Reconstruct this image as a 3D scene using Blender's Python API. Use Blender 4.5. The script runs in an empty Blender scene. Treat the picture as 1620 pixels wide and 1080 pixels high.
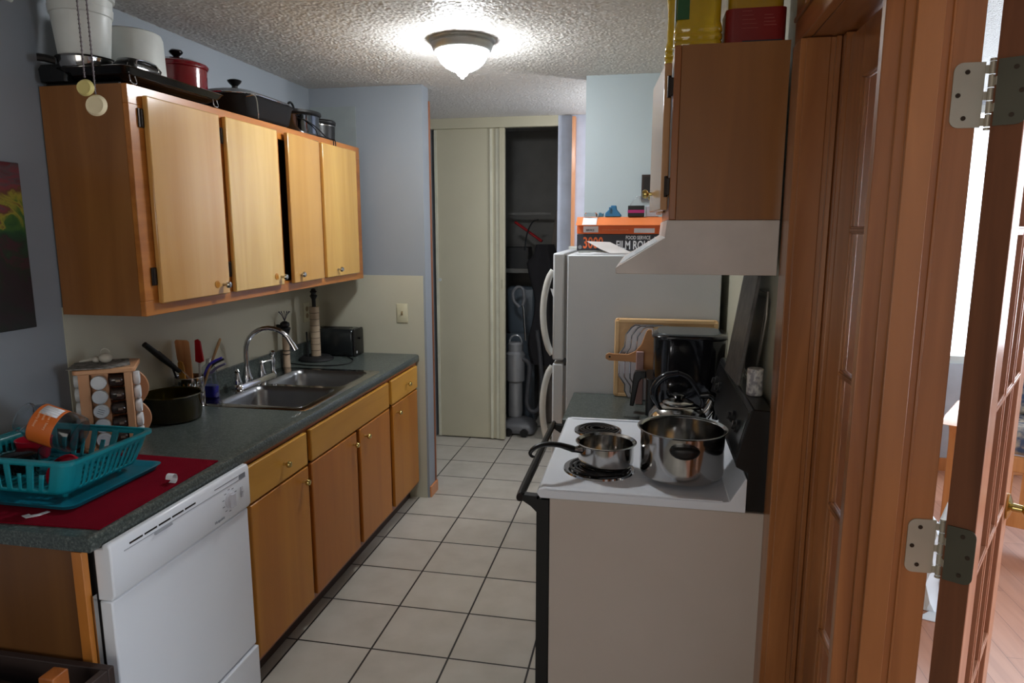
import bpy, bmesh, math, random
from math import pi, sin, cos, radians as rad
from mathutils import Matrix, Vector
random.seed(4)
SC = bpy.context.scene
COL = SC.collection

# ------------------------------------------------------------------ materials
def srgb(r, g, b):
    f = lambda c: (c/255/12.92) if c/255 <= .04045 else ((c/255+.055)/1.055)**2.4
    return (f(r), f(g), f(b), 1)
MATS = {}
def mat(name, col, rough=.5, metal=0, trans=0, alpha=1, emit=None, estr=0, coat=0, ior=1.45, bump=None, spec=.5, vary=None):
    if name in MATS: return MATS[name]
    m = bpy.data.materials.new(name); m.use_nodes = True
    nt = m.node_tree; b = nt.nodes['Principled BSDF']
    b.inputs['Base Color'].default_value = srgb(*col)
    b.inputs['Roughness'].default_value = rough
    b.inputs['Metallic'].default_value = metal
    b.inputs['Transmission Weight'].default_value = trans
    b.inputs['IOR'].default_value = ior
    b.inputs['Alpha'].default_value = alpha
    b.inputs['Coat Weight'].default_value = coat
    b.inputs['Specular IOR Level'].default_value = spec
    if emit:
        b.inputs['Emission Color'].default_value = srgb(*emit)
        b.inputs['Emission Strength'].default_value = estr
    tc = nt.nodes.new('ShaderNodeTexCoord')
    if bump:
        sc, st, dist = bump
        n = nt.nodes.new('ShaderNodeTexNoise'); n.inputs['Scale'].default_value = sc; n.inputs['Detail'].default_value = 3
        bp = nt.nodes.new('ShaderNodeBump'); bp.inputs['Strength'].default_value = st; bp.inputs['Distance'].default_value = dist
        nt.links.new(tc.outputs['Object'], n.inputs['Vector'])
        nt.links.new(n.outputs['Fac'], bp.inputs['Height']); nt.links.new(bp.outputs['Normal'], b.inputs['Normal'])
    # a little tonal variation so nothing is perfectly flat
    sc2, amt, col2 = vary if vary else (6, .10, tuple(int(c*.9) for c in col))
    n2 = nt.nodes.new('ShaderNodeTexNoise'); n2.inputs['Scale'].default_value = sc2; n2.inputs['Detail'].default_value = 4
    r2 = nt.nodes.new('ShaderNodeValToRGB')
    r2.color_ramp.elements[0].position = .5-amt*2 if vary else .3
    r2.color_ramp.elements[1].position = .5+amt*2 if vary else .7
    r2.color_ramp.elements[0].color = srgb(*col2); r2.color_ramp.elements[1].color = srgb(*col)
    nt.links.new(tc.outputs['Object'], n2.inputs['Vector']); nt.links.new(n2.outputs['Fac'], r2.inputs['Fac'])
    nt.links.new(r2.outputs['Color'], b.inputs['Base Color'])
    MATS[name] = m
    return m

def wood(name, c1, c2, axis='Z', scale=1., rough=.35, coat=.3, contrast=.5, blotch=None, off=0):
    if name in MATS: return MATS[name]
    m = bpy.data.materials.new(name); m.use_nodes = True
    nt = m.node_tree; b = nt.nodes['Principled BSDF']; N = nt.nodes.new; L = nt.links.new
    tc = N('ShaderNodeTexCoord'); mp = N('ShaderNodeMapping')
    s = {'X': (1.2, 14, 14), 'Y': (14, 1.2, 14), 'Z': (14, 14, 1.2)}[axis]
    mp.inputs['Scale'].default_value = tuple(v*scale for v in s)
    mp.inputs['Location'].default_value = (off, off*1.7, off*.6)
    n1 = N('ShaderNodeTexNoise'); n1.inputs['Scale'].default_value = 1.; n1.inputs['Detail'].default_value = 8; n1.inputs['Distortion'].default_value = 1.2
    n2 = N('ShaderNodeTexNoise'); n2.inputs['Scale'].default_value = .22; n2.inputs['Detail'].default_value = 3
    L(tc.outputs['Object'], mp.inputs['Vector']); L(mp.outputs['Vector'], n1.inputs['Vector']); L(mp.outputs['Vector'], n2.inputs['Vector'])
    ad = N('ShaderNodeMath'); ad.operation = 'MULTIPLY_ADD'; ad.inputs[1].default_value = .5
    h = N('ShaderNodeMath'); h.operation = 'MULTIPLY'; h.inputs[1].default_value = .5
    L(n1.outputs['Fac'], ad.inputs[0]); L(n2.outputs['Fac'], h.inputs[0]); L(h.outputs[0], ad.inputs[2])
    r = N('ShaderNodeValToRGB'); r.color_ramp.elements[0].position = .5-.22*contrast; r.color_ramp.elements[1].position = .5+.22*contrast
    r.color_ramp.elements[0].color = srgb(*c1); r.color_ramp.elements[1].color = srgb(*c2)
    L(ad.outputs[0], r.inputs['Fac'])
    L(r.outputs['Color'], b.inputs['Base Color'])
    b.inputs['Roughness'].default_value = rough; b.inputs['Coat Weight'].default_value = coat; b.inputs['Coat Roughness'].default_value = .18
    bp = N('ShaderNodeBump'); bp.inputs['Strength'].default_value = .08; bp.inputs['Distance'].default_value = .002
    L(n1.outputs['Fac'], bp.inputs['Height']); L(bp.outputs['Normal'], b.inputs['Normal'])
    MATS[name] = m
    return m

# ------------------------------------------------------------------ mesh builder
class MB:
    def __init__(s): s.bm = bmesh.new()
    def box(s, x0, x1, y0, y1, z0, z1):
        v = [s.bm.verts.new((x, y, z)) for x in (x0, x1) for y in (y0, y1) for z in (z0, z1)]
        for f in ((0,1,3,2),(4,6,7,5),(0,4,5,1),(2,3,7,6),(0,2,6,4),(1,5,7,3)):
            s.bm.faces.new([v[i] for i in f])
        return v
    def cyl(s, c, r, h, axis='Z', seg=28, r2=None):
        r2 = r if r2 is None else r2
        return s.lathe([(0, 0), (r, 0), (r2, h), (0, h)], c, axis, seg)
    def lathe(s, prof, c=(0,0,0), axis='Z', seg=40, mtx=None, rs=1.):
        prof = [(r*rs, z) for r, z in prof]
        R = {'Z': Matrix.Identity(3), 'X': Matrix(((0,0,1),(0,1,0),(-1,0,0))), 'Y': Matrix(((1,0,0),(0,0,1),(0,-1,0))),
             '-X': Matrix(((0,0,-1),(0,1,0),(1,0,0))), '-Y': Matrix(((1,0,0),(0,0,-1),(0,1,0))), '-Z': Matrix(((1,0,0),(0,-1,0),(0,0,-1)))}[axis] if mtx is None else mtx
        c = Vector(c); rings = []; allv = []
        for r, z in prof:
            if r < 1e-6: ring = [s.bm.verts.new(c + R @ Vector((0, 0, z)))]
            else: ring = [s.bm.verts.new(c + R @ Vector((r*cos(2*pi*k/seg), r*sin(2*pi*k/seg), z))) for k in range(seg)]
            rings.append(ring); allv += ring
        for a, b in zip(rings, rings[1:]):
            if len(a) == 1 and len(b) == 1: continue
            for k in range(seg):
                k2 = (k+1) % seg
                if len(a) == 1: s.bm.faces.new((a[0], b[k2], b[k]))
                elif len(b) == 1: s.bm.faces.new((a[k], a[k2], b[0]))
                else: s.bm.faces.new((a[k], a[k2], b[k2], b[k]))
        return allv
    def tube(s, pts, r, seg=10, closed=False, flat=1.):
        pts = [Vector(p) for p in pts]; n = len(pts); rings = []
        rr = list(r) if isinstance(r, (list, tuple)) else [r]*n
        if 4 <= n <= 10 and not closed:
            pts = catmull(pts, 5); rr = [rr[min(int(k/5), n-1)]*(1-(k % 5)/5)+rr[min(int(k/5)+1, n-1)]*(k % 5)/5 for k in range(5*(n-1)+1)]; n = len(pts)
        up = None
        for i, p in enumerate(pts):
            if closed: t = pts[(i+1) % n] - pts[i-1]
            else: t = pts[min(i+1, n-1)] - pts[max(i-1, 0)]
            t.normalize()
            if up is None:
                up = Vector((0, 0, 1)) if abs(t.z) < .9 else Vector((1, 0, 0))
            a = t.cross(up)
            if a.length < 1e-4: a = t.cross(Vector((0, 1, 0)))
            a.normalize(); b = a.cross(t); b.normalize(); up = b
            rings.append([s.bm.verts.new(p + rr[i]*(a*cos(2*pi*k/seg) + b*flat*sin(2*pi*k/seg))) for k in range(seg)])
        m = n if closed else n-1
        for i in range(m):
            A, B = rings[i], rings[(i+1) % n]
            for k in range(seg): s.bm.faces.new((A[k], A[(k+1) % seg], B[(k+1) % seg], B[k]))
        if not closed:
            s.bm.faces.new(list(reversed(rings[0]))); s.bm.faces.new(rings[-1])
        return [v for q in rings for v in q]
    def prism(s, pts, plane, a, b):
        f = {'XZ': lambda p, t: (p[0], t, p[1]), 'XY': lambda p, t: (p[0], p[1], t), 'YZ': lambda p, t: (t, p[0], p[1])}[plane]
        A = [s.bm.verts.new(f(p, a)) for p in pts]; B = [s.bm.verts.new(f(p, b)) for p in pts]; n = len(pts)
        s.bm.faces.new(A); s.bm.faces.new(list(reversed(B)))
        for i in range(n): s.bm.faces.new((A[i], B[i], B[(i+1) % n], A[(i+1) % n]))
        return A+B
    def loft(s, loops, cap0=True, cap1=True):
        R = [[s.bm.verts.new(p) for p in l] for l in loops]; n = len(R[0])
        for A, B in zip(R, R[1:]):
            for k in range(n): s.bm.faces.new((A[k], A[(k+1) % n], B[(k+1) % n], B[k]))
        if cap0: s.bm.faces.new(list(reversed(R[0])))
        if cap1: s.bm.faces.new(R[-1])
        return [v for r in R for v in r]
    def ball(s, c, r, seg=20, sz=1.):
        n = 10
        return s.lathe([(r*sin(pi*i/n) if 0 < i < n else 0, -r*sz*cos(pi*i/n)) for i in range(n+1)], c, 'Z', seg)
    def xf(s, verts, m):
        for v in verts: v.co = m @ v.co
        return verts
    def rot(s, verts, ang, axis, piv):
        p = Matrix.Translation(piv); return s.xf(verts, p @ Matrix.Rotation(ang, 4, axis) @ p.inverted())

def rrect(cx, cy, hx, hy, r, z, n=6):
    out = []
    for sx, sy, a0 in ((1, 1, 0), (-1, 1, pi/2), (-1, -1, pi), (1, -1, 3*pi/2)):
        for k in range(n+1):
            a = a0 + (pi/2)*k/n
            out.append((cx + sx*(hx-r) + r*cos(a), cy + sy*(hy-r) + r*sin(a), z))
    return out
def catmull(pts, n=5):
    P = [Vector(p) for p in pts]; P = [P[0]*2-P[1]]+P+[P[-1]*2-P[-2]]; o = []
    for i in range(1, len(P)-2):
        for k in range(n):
            t = k/n; o.append(.5*((2*P[i])+(P[i+1]-P[i-1])*t+(2*P[i-1]-5*P[i]+4*P[i+1]-P[i+2])*t*t+(3*P[i]-P[i-1]-3*P[i+1]+P[i+2])*t**3))
    o.append(P[-2]); return o
def arc(c, r, a0, a1, n, plane='XZ', ry=None):
    ry = r if ry is None else ry; o = []
    for k in range(n+1):
        a = a0 + (a1-a0)*k/n; u, w = r*cos(a), ry*sin(a)
        o.append({'XZ': (c[0]+u, c[1], c[2]+w), 'YZ': (c[0], c[1]+u, c[2]+w), 'XY': (c[0]+u, c[1]+w, c[2])}[plane])
    return o

W = {}
def finish(mb, name, m, bevel=0, sharp=38, solid=0):
    bm = mb.bm
    bmesh.ops.recalc_face_normals(bm, faces=bm.faces)
    for f in bm.faces: f.smooth = True
    for e in bm.edges:
        if len(e.link_faces) == 2 and e.calc_face_angle(0) > rad(sharp): e.smooth = False
    me = bpy.data.meshes.new(name); bm.to_mesh(me); bm.free()
    o = bpy.data.objects.new(name, me); COL.objects.link(o)
    if m: me.materials.append(m)
    if solid:
        md = o.modifiers.new('solid', 'SOLIDIFY'); md.thickness = solid; md.offset = 0
    if bevel:
        md = o.modifiers.new('bevel', 'BEVEL'); md.width = bevel; md.segments = 2; md.limit_method = 'ANGLE'; md.angle_limit = rad(40)
    return o
def tag(o, label, cat, group=None):
    o['label'] = label; o['category'] = cat
    if group: o['group'] = group
    return o
def thing(name, label, cat, loc=(0,0,0), rz=0, group=None):
    o = bpy.data.objects.new(name, None); COL.objects.link(o)
    o.empty_display_size = .05
    o.location = loc; o.rotation_euler = (0, 0, rz)
    W[o] = Matrix.Translation(loc) @ Matrix.Rotation(rz, 4, 'Z')
    return tag(o, label, cat, group)
def part(name, mb, m, parent, bevel=0, L=False, label=None, sharp=38, solid=0):
    if not L: mb.xf(mb.bm.verts, W[parent].inverted())
    o = finish(mb, name, m, bevel, sharp, solid); o.parent = parent; W[o] = W[parent]
    if label: o['label'] = label
    return o
def solo(name, label, cat, mb, m, loc=(0,0,0), bevel=0, group=None, L=False, sharp=38, solid=0):
    if not L: mb.xf(mb.bm.verts, Matrix.Translation(loc).inverted())
    o = finish(mb, name, m, bevel, sharp, solid); o.location = loc; W[o] = Matrix.Translation(loc)
    return tag(o, label, cat, group)
def struct(name, mb, m, parent=None, bevel=0, solid=0):
    o = finish(mb, name, m, bevel, 38, solid); W[o] = Matrix.Identity(4)
    if parent: o.parent = parent
    else: o['kind'] = 'structure'
    return o
def dup(root, loc=None, rz=None, label=None, group=None):
    r = root.copy(); COL.objects.link(r)
    if loc is not None: r.location = loc
    if rz is not None: r.rotation_euler = (0, 0, rz)
    if label: r['label'] = label
    if group: r['group'] = group
    for ch in list(root.children):
        c = ch.copy(); COL.objects.link(c); c.parent = r
        for g in list(ch.children):
            d = g.copy(); COL.objects.link(d); d.parent = c
    return r
def text(name, s, size, origin, xdir, ydir, m, parent, sx=1., depth=.0006, bold=0, align='LEFT'):
    cu = bpy.data.curves.new(name, 'FONT'); cu.body = s; cu.size = size; cu.extrude = depth; cu.offset = bold; cu.align_x = align
    cu.resolution_u = 3
    t = bpy.data.objects.new(name, cu); COL.objects.link(t)
    dg = bpy.context.evaluated_depsgraph_get()
    me = bpy.data.meshes.new_from_object(t.evaluated_get(dg))
    bpy.data.objects.remove(t); bpy.data.curves.remove(cu)
    X = Vector(xdir).normalized(); Y = Vector(ydir).normalized(); Z = X.cross(Y)
    mt = Matrix((( X.x*sx, Y.x, Z.x, origin[0]), (X.y*sx, Y.y, Z.y, origin[1]), (X.z*sx, Y.z, Z.z, origin[2]), (0,0,0,1)))
    me.transform(W[parent].inverted() @ mt)
    me.materials.clear(); me.materials.append(m)
    o = bpy.data.objects.new(name, me); COL.objects.link(o); o.parent = parent; W[o] = W[parent]
    return o

# ------------------------------------------------------------------ material library
M_blue = mat('blue_grey_paint', (146, 152, 159), .55, bump=(220, .15, .001), vary=(3, .2, (139, 146, 153)))
M_cream = mat('cream_laminate', (190, 187, 168), .35, vary=(5, .2, (182, 179, 160)))
M_creamdoor = mat('cream_door_paint', (196, 189, 164), .45, vary=(4, .2, (187, 180, 155)))
M_white = mat('white_enamel', (236, 240, 246), .25, vary=(3, .2, (230, 234, 242)))
M_almond = mat('almond_enamel', (206, 194, 184), .35, vary=(4, .2, (197, 184, 172)))
M_fridge = mat('pebbled_white_enamel', (200, 203, 206), .38, bump=(420, .35, .001), vary=(5, .2, (190, 194, 198)))
M_black = mat('black_plastic', (11, 11, 12), .38)
M_blackg = mat('black_gloss', (10, 10, 12), .08)
M_blackm = mat('black_matte', (15, 15, 17), .6)
M_chrome = mat('chrome', (210, 212, 216), .07, 1)
M_steel = mat('stainless_steel', (196, 194, 192), .13, 1, vary=(8, .2, (160, 158, 156)))
M_sink = mat('satin_steel', (150, 152, 154), .3, 1)
M_brass = mat('polished_brass', (214, 190, 120), .15, 1)
M_nickel = mat('antique_brass_plate', (196, 190, 172), .4, .35)
M_hinge = mat('dark_hinge_metal', (48, 40, 36), .4, .7)
M_kick = mat('dark_brown_vinyl', (62, 42, 34), .5)
M_teal = mat('teal_plastic', (22, 138, 150), .3)
M_teald = mat('teal_tray_plastic', (20, 124, 146), .3)
M_red = mat('red_terry_cloth', (122, 4, 28), .95, spec=.1, bump=(500, .8, .003))
M_wplast = mat('white_plastic', (215, 218, 214), .4)
M_paper = mat('white_paper', (225, 226, 230), .7)
M_ctrim = wood('cabinet_frame_wood', (164, 96, 34), (194, 122, 50), 'Y', 1.2, .3, .4)
M_cside = wood('cabinet_side_wood', (128, 80, 34), (150, 98, 48), 'Z', .8, .35, .3)
M_fir = wood('fir_trim_wood', (124, 70, 30), (184, 120, 68), 'Z', .8, .32, .45, .55)
M_firx = wood('fir_trim_wood_cross', (124, 70, 30), (184, 120, 68), 'Y', .8, .32, .45, .55)
M_rcab = wood('dark_orange_cabinet_wood', (128, 78, 26), (148, 92, 34), 'Z', .7, .4, .3)
M_oak = wood('oak_furniture_wood', (176, 104, 50), (214, 146, 86), 'Z', 1.6, .35, .3, 1.)
M_glass = mat('clear_glass', (255, 255, 255), .02, trans=1, ior=1.1)
M_clear = mat('clear_plastic', (240, 245, 248), .06, trans=1, alpha=1, ior=1.3, spec=1)

def floor_tile():
    m = bpy.data.materials.new('ceramic_floor_tile'); m.use_nodes = True; nt = m.node_tree; N = nt.nodes.new; L = nt.links.new
    b = nt.nodes['Principled BSDF']; tc = N('ShaderNodeTexCoord'); mp = N('ShaderNodeMapping')
    mp.inputs['Rotation'].default_value = (0, 0, .00536); mp.inputs['Location'].default_value = (1.350+3.18, -2.327+6.36, 0)
    br = N('ShaderNodeTexBrick'); br.offset = 0; br.squash = 1; br.inputs['Scale'].default_value = 1
    br.inputs['Brick Width'].default_value = .318; br.inputs['Row Height'].default_value = .318
    br.inputs['Mortar Size'].default_value = .0042; br.inputs['Mortar Smooth'].default_value = .15; br.inputs['Bias'].default_value = 0
    br.inputs['Color1'].default_value = srgb(188, 182, 170); br.inputs['Color2'].default_value = srgb(182, 175, 164); br.inputs['Mortar'].default_value = srgb(30, 26, 24)
    n = N('ShaderNodeTexNoise'); n.inputs['Scale'].default_value = 7; n.inputs['Detail'].default_value = 6
    mx = N('ShaderNodeMix'); mx.data_type = 'RGBA'; mx.blend_type = 'MULTIPLY'; mx.inputs[0].default_value = .5
    r = N('ShaderNodeValToRGB'); r.color_ramp.elements[0].position = .3; r.color_ramp.elements[0].color = (.72, .70, .66, 1); r.color_ramp.elements[1].position = .65
    L(tc.outputs['Object'], mp.inputs['Vector']); L(mp.outputs['Vector'], br.inputs['Vector']); L(tc.outputs['Object'], n.inputs['Vector'])
    L(n.outputs['Fac'], r.inputs['Fac']); L(br.outputs['Color'], mx.inputs[6]); L(r.outputs['Color'], mx.inputs[7]); L(mx.outputs[2], b.inputs['Base Color'])
    b.inputs['Roughness'].default_value = .42
    bp = N('ShaderNodeBump'); bp.inputs['Strength'].default_value = .4; bp.inputs['Distance'].default_value = .002; bp.invert = True
    L(br.outputs['Fac'], bp.inputs['Height']); L(bp.outputs['Normal'], b.inputs['Normal'])
    return m
def laminate():
    m = bpy.data.materials.new('wood_laminate_planks'); m.use_nodes = True; nt = m.node_tree; N = nt.nodes.new; L = nt.links.new
    b = nt.nodes['Principled BSDF']; tc = N('ShaderNodeTexCoord'); mp = N('ShaderNodeMapping'); mp.inputs['Rotation'].default_value = (0, 0, pi/2)
    br = N('ShaderNodeTexBrick'); br.inputs['Scale'].default_value = 1; br.inputs['Brick Width'].default_value = 1.1; br.inputs['Row Height'].default_value = .12
    br.inputs['Mortar Size'].default_value = .001; br.inputs['Color1'].default_value = srgb(196, 140, 112); br.inputs['Color2'].default_value = srgb(178, 122, 96); br.inputs['Mortar'].default_value = srgb(120, 76, 58)
    mp2 = N('ShaderNodeMapping'); mp2.inputs['Scale'].default_value = (30, 2, 1)
    n = N('ShaderNodeTexNoise'); n.inputs['Scale'].default_value = 1; n.inputs['Detail'].default_value = 6
    r = N('ShaderNodeValToRGB'); r.color_ramp.elements[0].position = .35; r.color_ramp.elements[0].color = (.78, .72, .7, 1); r.color_ramp.elements[1].position = .6
    mx = N('ShaderNodeMix'); mx.data_type = 'RGBA'; mx.blend_type = 'MULTIPLY'; mx.inputs[0].default_value = .6
    L(tc.outputs['Object'], mp.inputs['Vector']); L(mp.outputs['Vector'], br.inputs['Vector']); L(tc.outputs['Object'], mp2.inputs['Vector']); L(mp2.outputs['Vector'], n.inputs['Vector'])
    L(n.outputs['Fac'], r.inputs['Fac']); L(br.outputs['Color'], mx.inputs[6]); L(r.outputs['Color'], mx.inputs[7]); L(mx.outputs[2], b.inputs['Base Color'])
    b.inputs['Roughness'].default_value = .35
    return m
def popcorn():
    m = bpy.data.materials.new('popcorn_ceiling'); m.use_nodes = True; nt = m.node_tree; N = nt.nodes.new; L = nt.links.new
    b = nt.nodes['Principled BSDF']; b.inputs['Base Color'].default_value = srgb(240, 236, 230); b.inputs['Roughness'].default_value = .42
    tc = N('ShaderNodeTexCoord'); v = N('ShaderNodeTexVoronoi'); v.inputs['Scale'].default_value = 150; v.inputs['Randomness'].default_value = 1
    n = N('ShaderNodeTexNoise'); n.inputs['Scale'].default_value = 210; n.inputs['Detail'].default_value = 4
    a = N('ShaderNodeMath'); a.operation = 'SUBTRACT'
    L(tc.outputs['Object'], v.inputs['Vector']); L(tc.outputs['Object'], n.inputs['Vector']); L(n.outputs['Fac'], a.inputs[0]); L(v.outputs['Distance'], a.inputs[1])
    bp = N('ShaderNodeBump'); bp.inputs['Strength'].default_value = 1; bp.inputs['Distance'].default_value = .045
    L(a.outputs[0], bp.inputs['Height']); L(bp.outputs['Normal'], b.inputs['Normal'])
    return m
def counter_mat():
    m = bpy.data.materials.new('speckled_green_laminate'); m.use_nodes = True; nt = m.node_tree; N = nt.nodes.new; L = nt.links.new
    b = nt.nodes['Principled BSDF']; tc = N('ShaderNodeTexCoord'); n = N('ShaderNodeTexNoise'); n.inputs['Scale'].default_value = 140; n.inputs['Detail'].default_value = 5; n.inputs['Roughness'].default_value = .7
    r = N('ShaderNodeValToRGB'); e = r.color_ramp.elements; e[0].position = .36; e[0].color = srgb(42, 50, 48); e[1].position = .68; e[1].color = srgb(120, 124, 118)
    q = e.new(.52); q.color = srgb(70, 78, 75)
    L(tc.outputs['Object'], n.inputs['Vector']); L(n.outputs['Fac'], r.inputs['Fac']); L(r.outputs['Color'], b.inputs['Base Color'])
    b.inputs['Roughness'].default_value = .28
    return m
def painting_mat():
    m = bpy.data.materials.new('abstract_paint'); m.use_nodes = True; nt = m.node_tree; N = nt.nodes.new; L = nt.links.new
    b = nt.nodes['Principled BSDF']; tc = N('ShaderNodeTexCoord'); mp = N('ShaderNodeMapping'); mp.inputs['Location'].default_value = (0, 0, 0)
    n = N('ShaderNodeTexNoise'); n.inputs['Scale'].default_value = 9; n.inputs['Detail'].default_value = 6; n.inputs['Distortion'].default_value = 1.5
    sp = N('ShaderNodeSeparateXYZ'); ad = N('ShaderNodeMath'); ad.operation = 'MULTIPLY_ADD'; ad.inputs[1].default_value = .8
    mm = N('ShaderNodeMath'); mm.operation = 'MULTIPLY_ADD'; mm.inputs[1].default_value = 1.94; mm.inputs[2].default_value = .10
    r = N('ShaderNodeValToRGB'); e = r.color_ramp.elements
    cols = [(0, (26, 34, 32)), (.25, (40, 28, 36)), (.38, (24, 40, 30)), (.46, (62, 30, 40)), (.52, (28, 44, 34)), (.62, (22, 70, 40)), (.7, (60, 96, 40)), (.75, (150, 140, 50)), (.8, (96, 60, 44)), (.86, (120, 50, 60)), (.93, (84, 70, 74)), (1, (96, 36, 44))]
    e[0].position = 0; e[0].color = srgb(*cols[0][1]); e[1].position = 1; e[1].color = srgb(*cols[-1][1])
    for p, c in cols[1:-1]: q = e.new(p); q.color = srgb(*c)
    L(tc.outputs['Object'], mp.inputs['Vector']); L(mp.outputs['Vector'], n.inputs['Vector']); L(tc.outputs['Object'], sp.inputs[0])
    L(sp.outputs['Z'], mm.inputs[0]); L(n.outputs['Fac'], ad.inputs[0]); L(mm.outputs[0], ad.inputs[2]); L(ad.outputs[0], r.inputs['Fac'])
    L(r.outputs['Color'], b.inputs['Base Color']); b.inputs['Roughness'].default_value = .5
    bp = N('ShaderNodeBump'); bp.inputs['Strength'].default_value = .4; bp.inputs['Distance'].default_value = .003
    L(n.outputs['Fac'], bp.inputs['Height']); L(bp.outputs['Normal'], b.inputs['Normal'])
    return m
M_counter = counter_mat()

# ------------------------------------------------------------------ dimensions
XL = -1.948; XR = .365; XR2 = .50; ZC = 2.455; YE = 3.86; YCL = 5.08; ZT = .905
# ------------------------------------------------------------------ room shell
b = MB(); b.box(XL-.1, XR2-.04, -2.4, 6.0, -.06, 0); struct('floor', b, floor_tile())
b = MB(); b.box(XR2-.04, 4.6, -2.4, 5.1, -.06, -.001); struct('floor_living', b, laminate())
b = MB(); b.box(XL-.1, 4.6, -2.4, 6.0, ZC, ZC+.06); ceil_ = struct('ceiling', b, popcorn())
import numpy as np
def popcorn_sheet(x0, x1, y0, y1, step):
    rg = np.random.RandomState(7); nx = int((x1-x0)/step)+1; ny = int((y1-y0)/step)+1
    X, Y = np.meshgrid(np.linspace(x0, x1, nx), np.linspace(y0, y1, ny), indexing='ij')
    X = X+rg.uniform(-.3, .3, X.shape)*step; Y = Y+rg.uniform(-.3, .3, X.shape)*step
    Z = ZC-.0008-.0042*rg.uniform(0, 1, X.shape)**2.2
    co = np.stack([X, Y, Z], -1).reshape(-1, 3).astype('f4'); idx = np.arange(nx*ny).reshape(nx, ny)
    q = np.stack([idx[:-1, :-1], idx[:-1, 1:], idx[1:, 1:], idx[1:, :-1]], -1).reshape(-1, 4).astype('i4')
    me = bpy.data.meshes.new('popcorn_texture'); me.vertices.add(len(co)); me.vertices.foreach_set('co', co.ravel())
    me.loops.add(q.size); me.loops.foreach_set('vertex_index', q.ravel()); me.polygons.add(len(q))
    me.polygons.foreach_set('loop_start', np.arange(0, q.size, 4, dtype='i4')); me.update(calc_edges=True); me.validate(); me.shade_smooth()
    me.materials.append(mat('popcorn_plaster', (226, 222, 217), .45, vary=(3, .2, (220, 216, 210))))
    o = bpy.data.objects.new('popcorn_texture', me); COL.objects.link(o); o.parent = ceil_; return o
popcorn_sheet(XL, XR, .9, 5.07, .0047)
b = MB(); b.box(XL-.1, XL, -2.4, 6.0, 0, ZC); struct('wall_left', b, M_blue)
b = MB(); b.box(XL, -1.262, YE, YE+.12, 0, ZC); struct('wall_end', b, M_blue)
b = MB(); b.box(XR, XR2, 1.86, 3.82, 0, ZC); struct('wall_right', b, M_cream)
b = MB(); b.box(-.33, XR2, 3.82, 3.94, 0, ZC); struct('wall_fridge', b, mat('pale_blue_paint', (176, 188, 192), .55, vary=(3, .2, (170, 182, 187))))
M_hall = mat('pale_lilac_paint', (190, 196, 212), .55)
b = MB(); b.box(-.637, .9, YCL, YCL+.1, 0, ZC); struct('wall_hall', b, M_hall)
b = MB(); b.box(XL, -1.6, YCL, YCL+.1, 0, ZC); struct('wall_hall_left', b, M_blue)
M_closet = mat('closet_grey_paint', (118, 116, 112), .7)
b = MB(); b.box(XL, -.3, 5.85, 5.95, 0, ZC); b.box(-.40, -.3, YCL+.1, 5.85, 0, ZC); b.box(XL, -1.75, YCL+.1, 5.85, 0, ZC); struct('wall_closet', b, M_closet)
b = MB(); b.box(.9, 1.0, 3.94, 5.18, 0, ZC); b.box(XR2, .9, 3.82, 3.94, 0, ZC); struct('wall_hall_right', b, M_blue)
M_room = mat('grey_room_paint', (186, 192, 200), .6)
b = MB(); b.box(XL, 4.6, -2.5, -2.4, 0, ZC); struct('wall_back', b, M_blue)
b = MB(); b.box(1.0, 1.35, 5.0, 5.1, 0, ZC); b.box(1.35, 3.8, 5.0, 5.1, 0, .75); b.box(1.35, 3.8, 5.0, 5.1, 2.43, ZC); b.box(3.8, 4.6, 5.0, 5.1, 0, ZC); struct('wall_living', b, M_room)
b = MB(); b.box(4.5, 4.6, -2.4, -.6, 0, ZC); b.box(4.5, 4.6, 2.4, 5.0, 0, ZC); b.box(4.5, 4.6, -.6, 2.4, 0, .8); b.box(4.5, 4.6, -.6, 2.4, 2.3, ZC); struct('wall_living_right', b, M_room)
b = MB(); b.box(XR, XR2, -2.4, .04, 0, ZC); b.box(XR, XR2, .04, 1.86, 2.19, ZC); struct('wall_doorway', b, mat('warm_white_paint', (206, 198, 190), .5))
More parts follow.
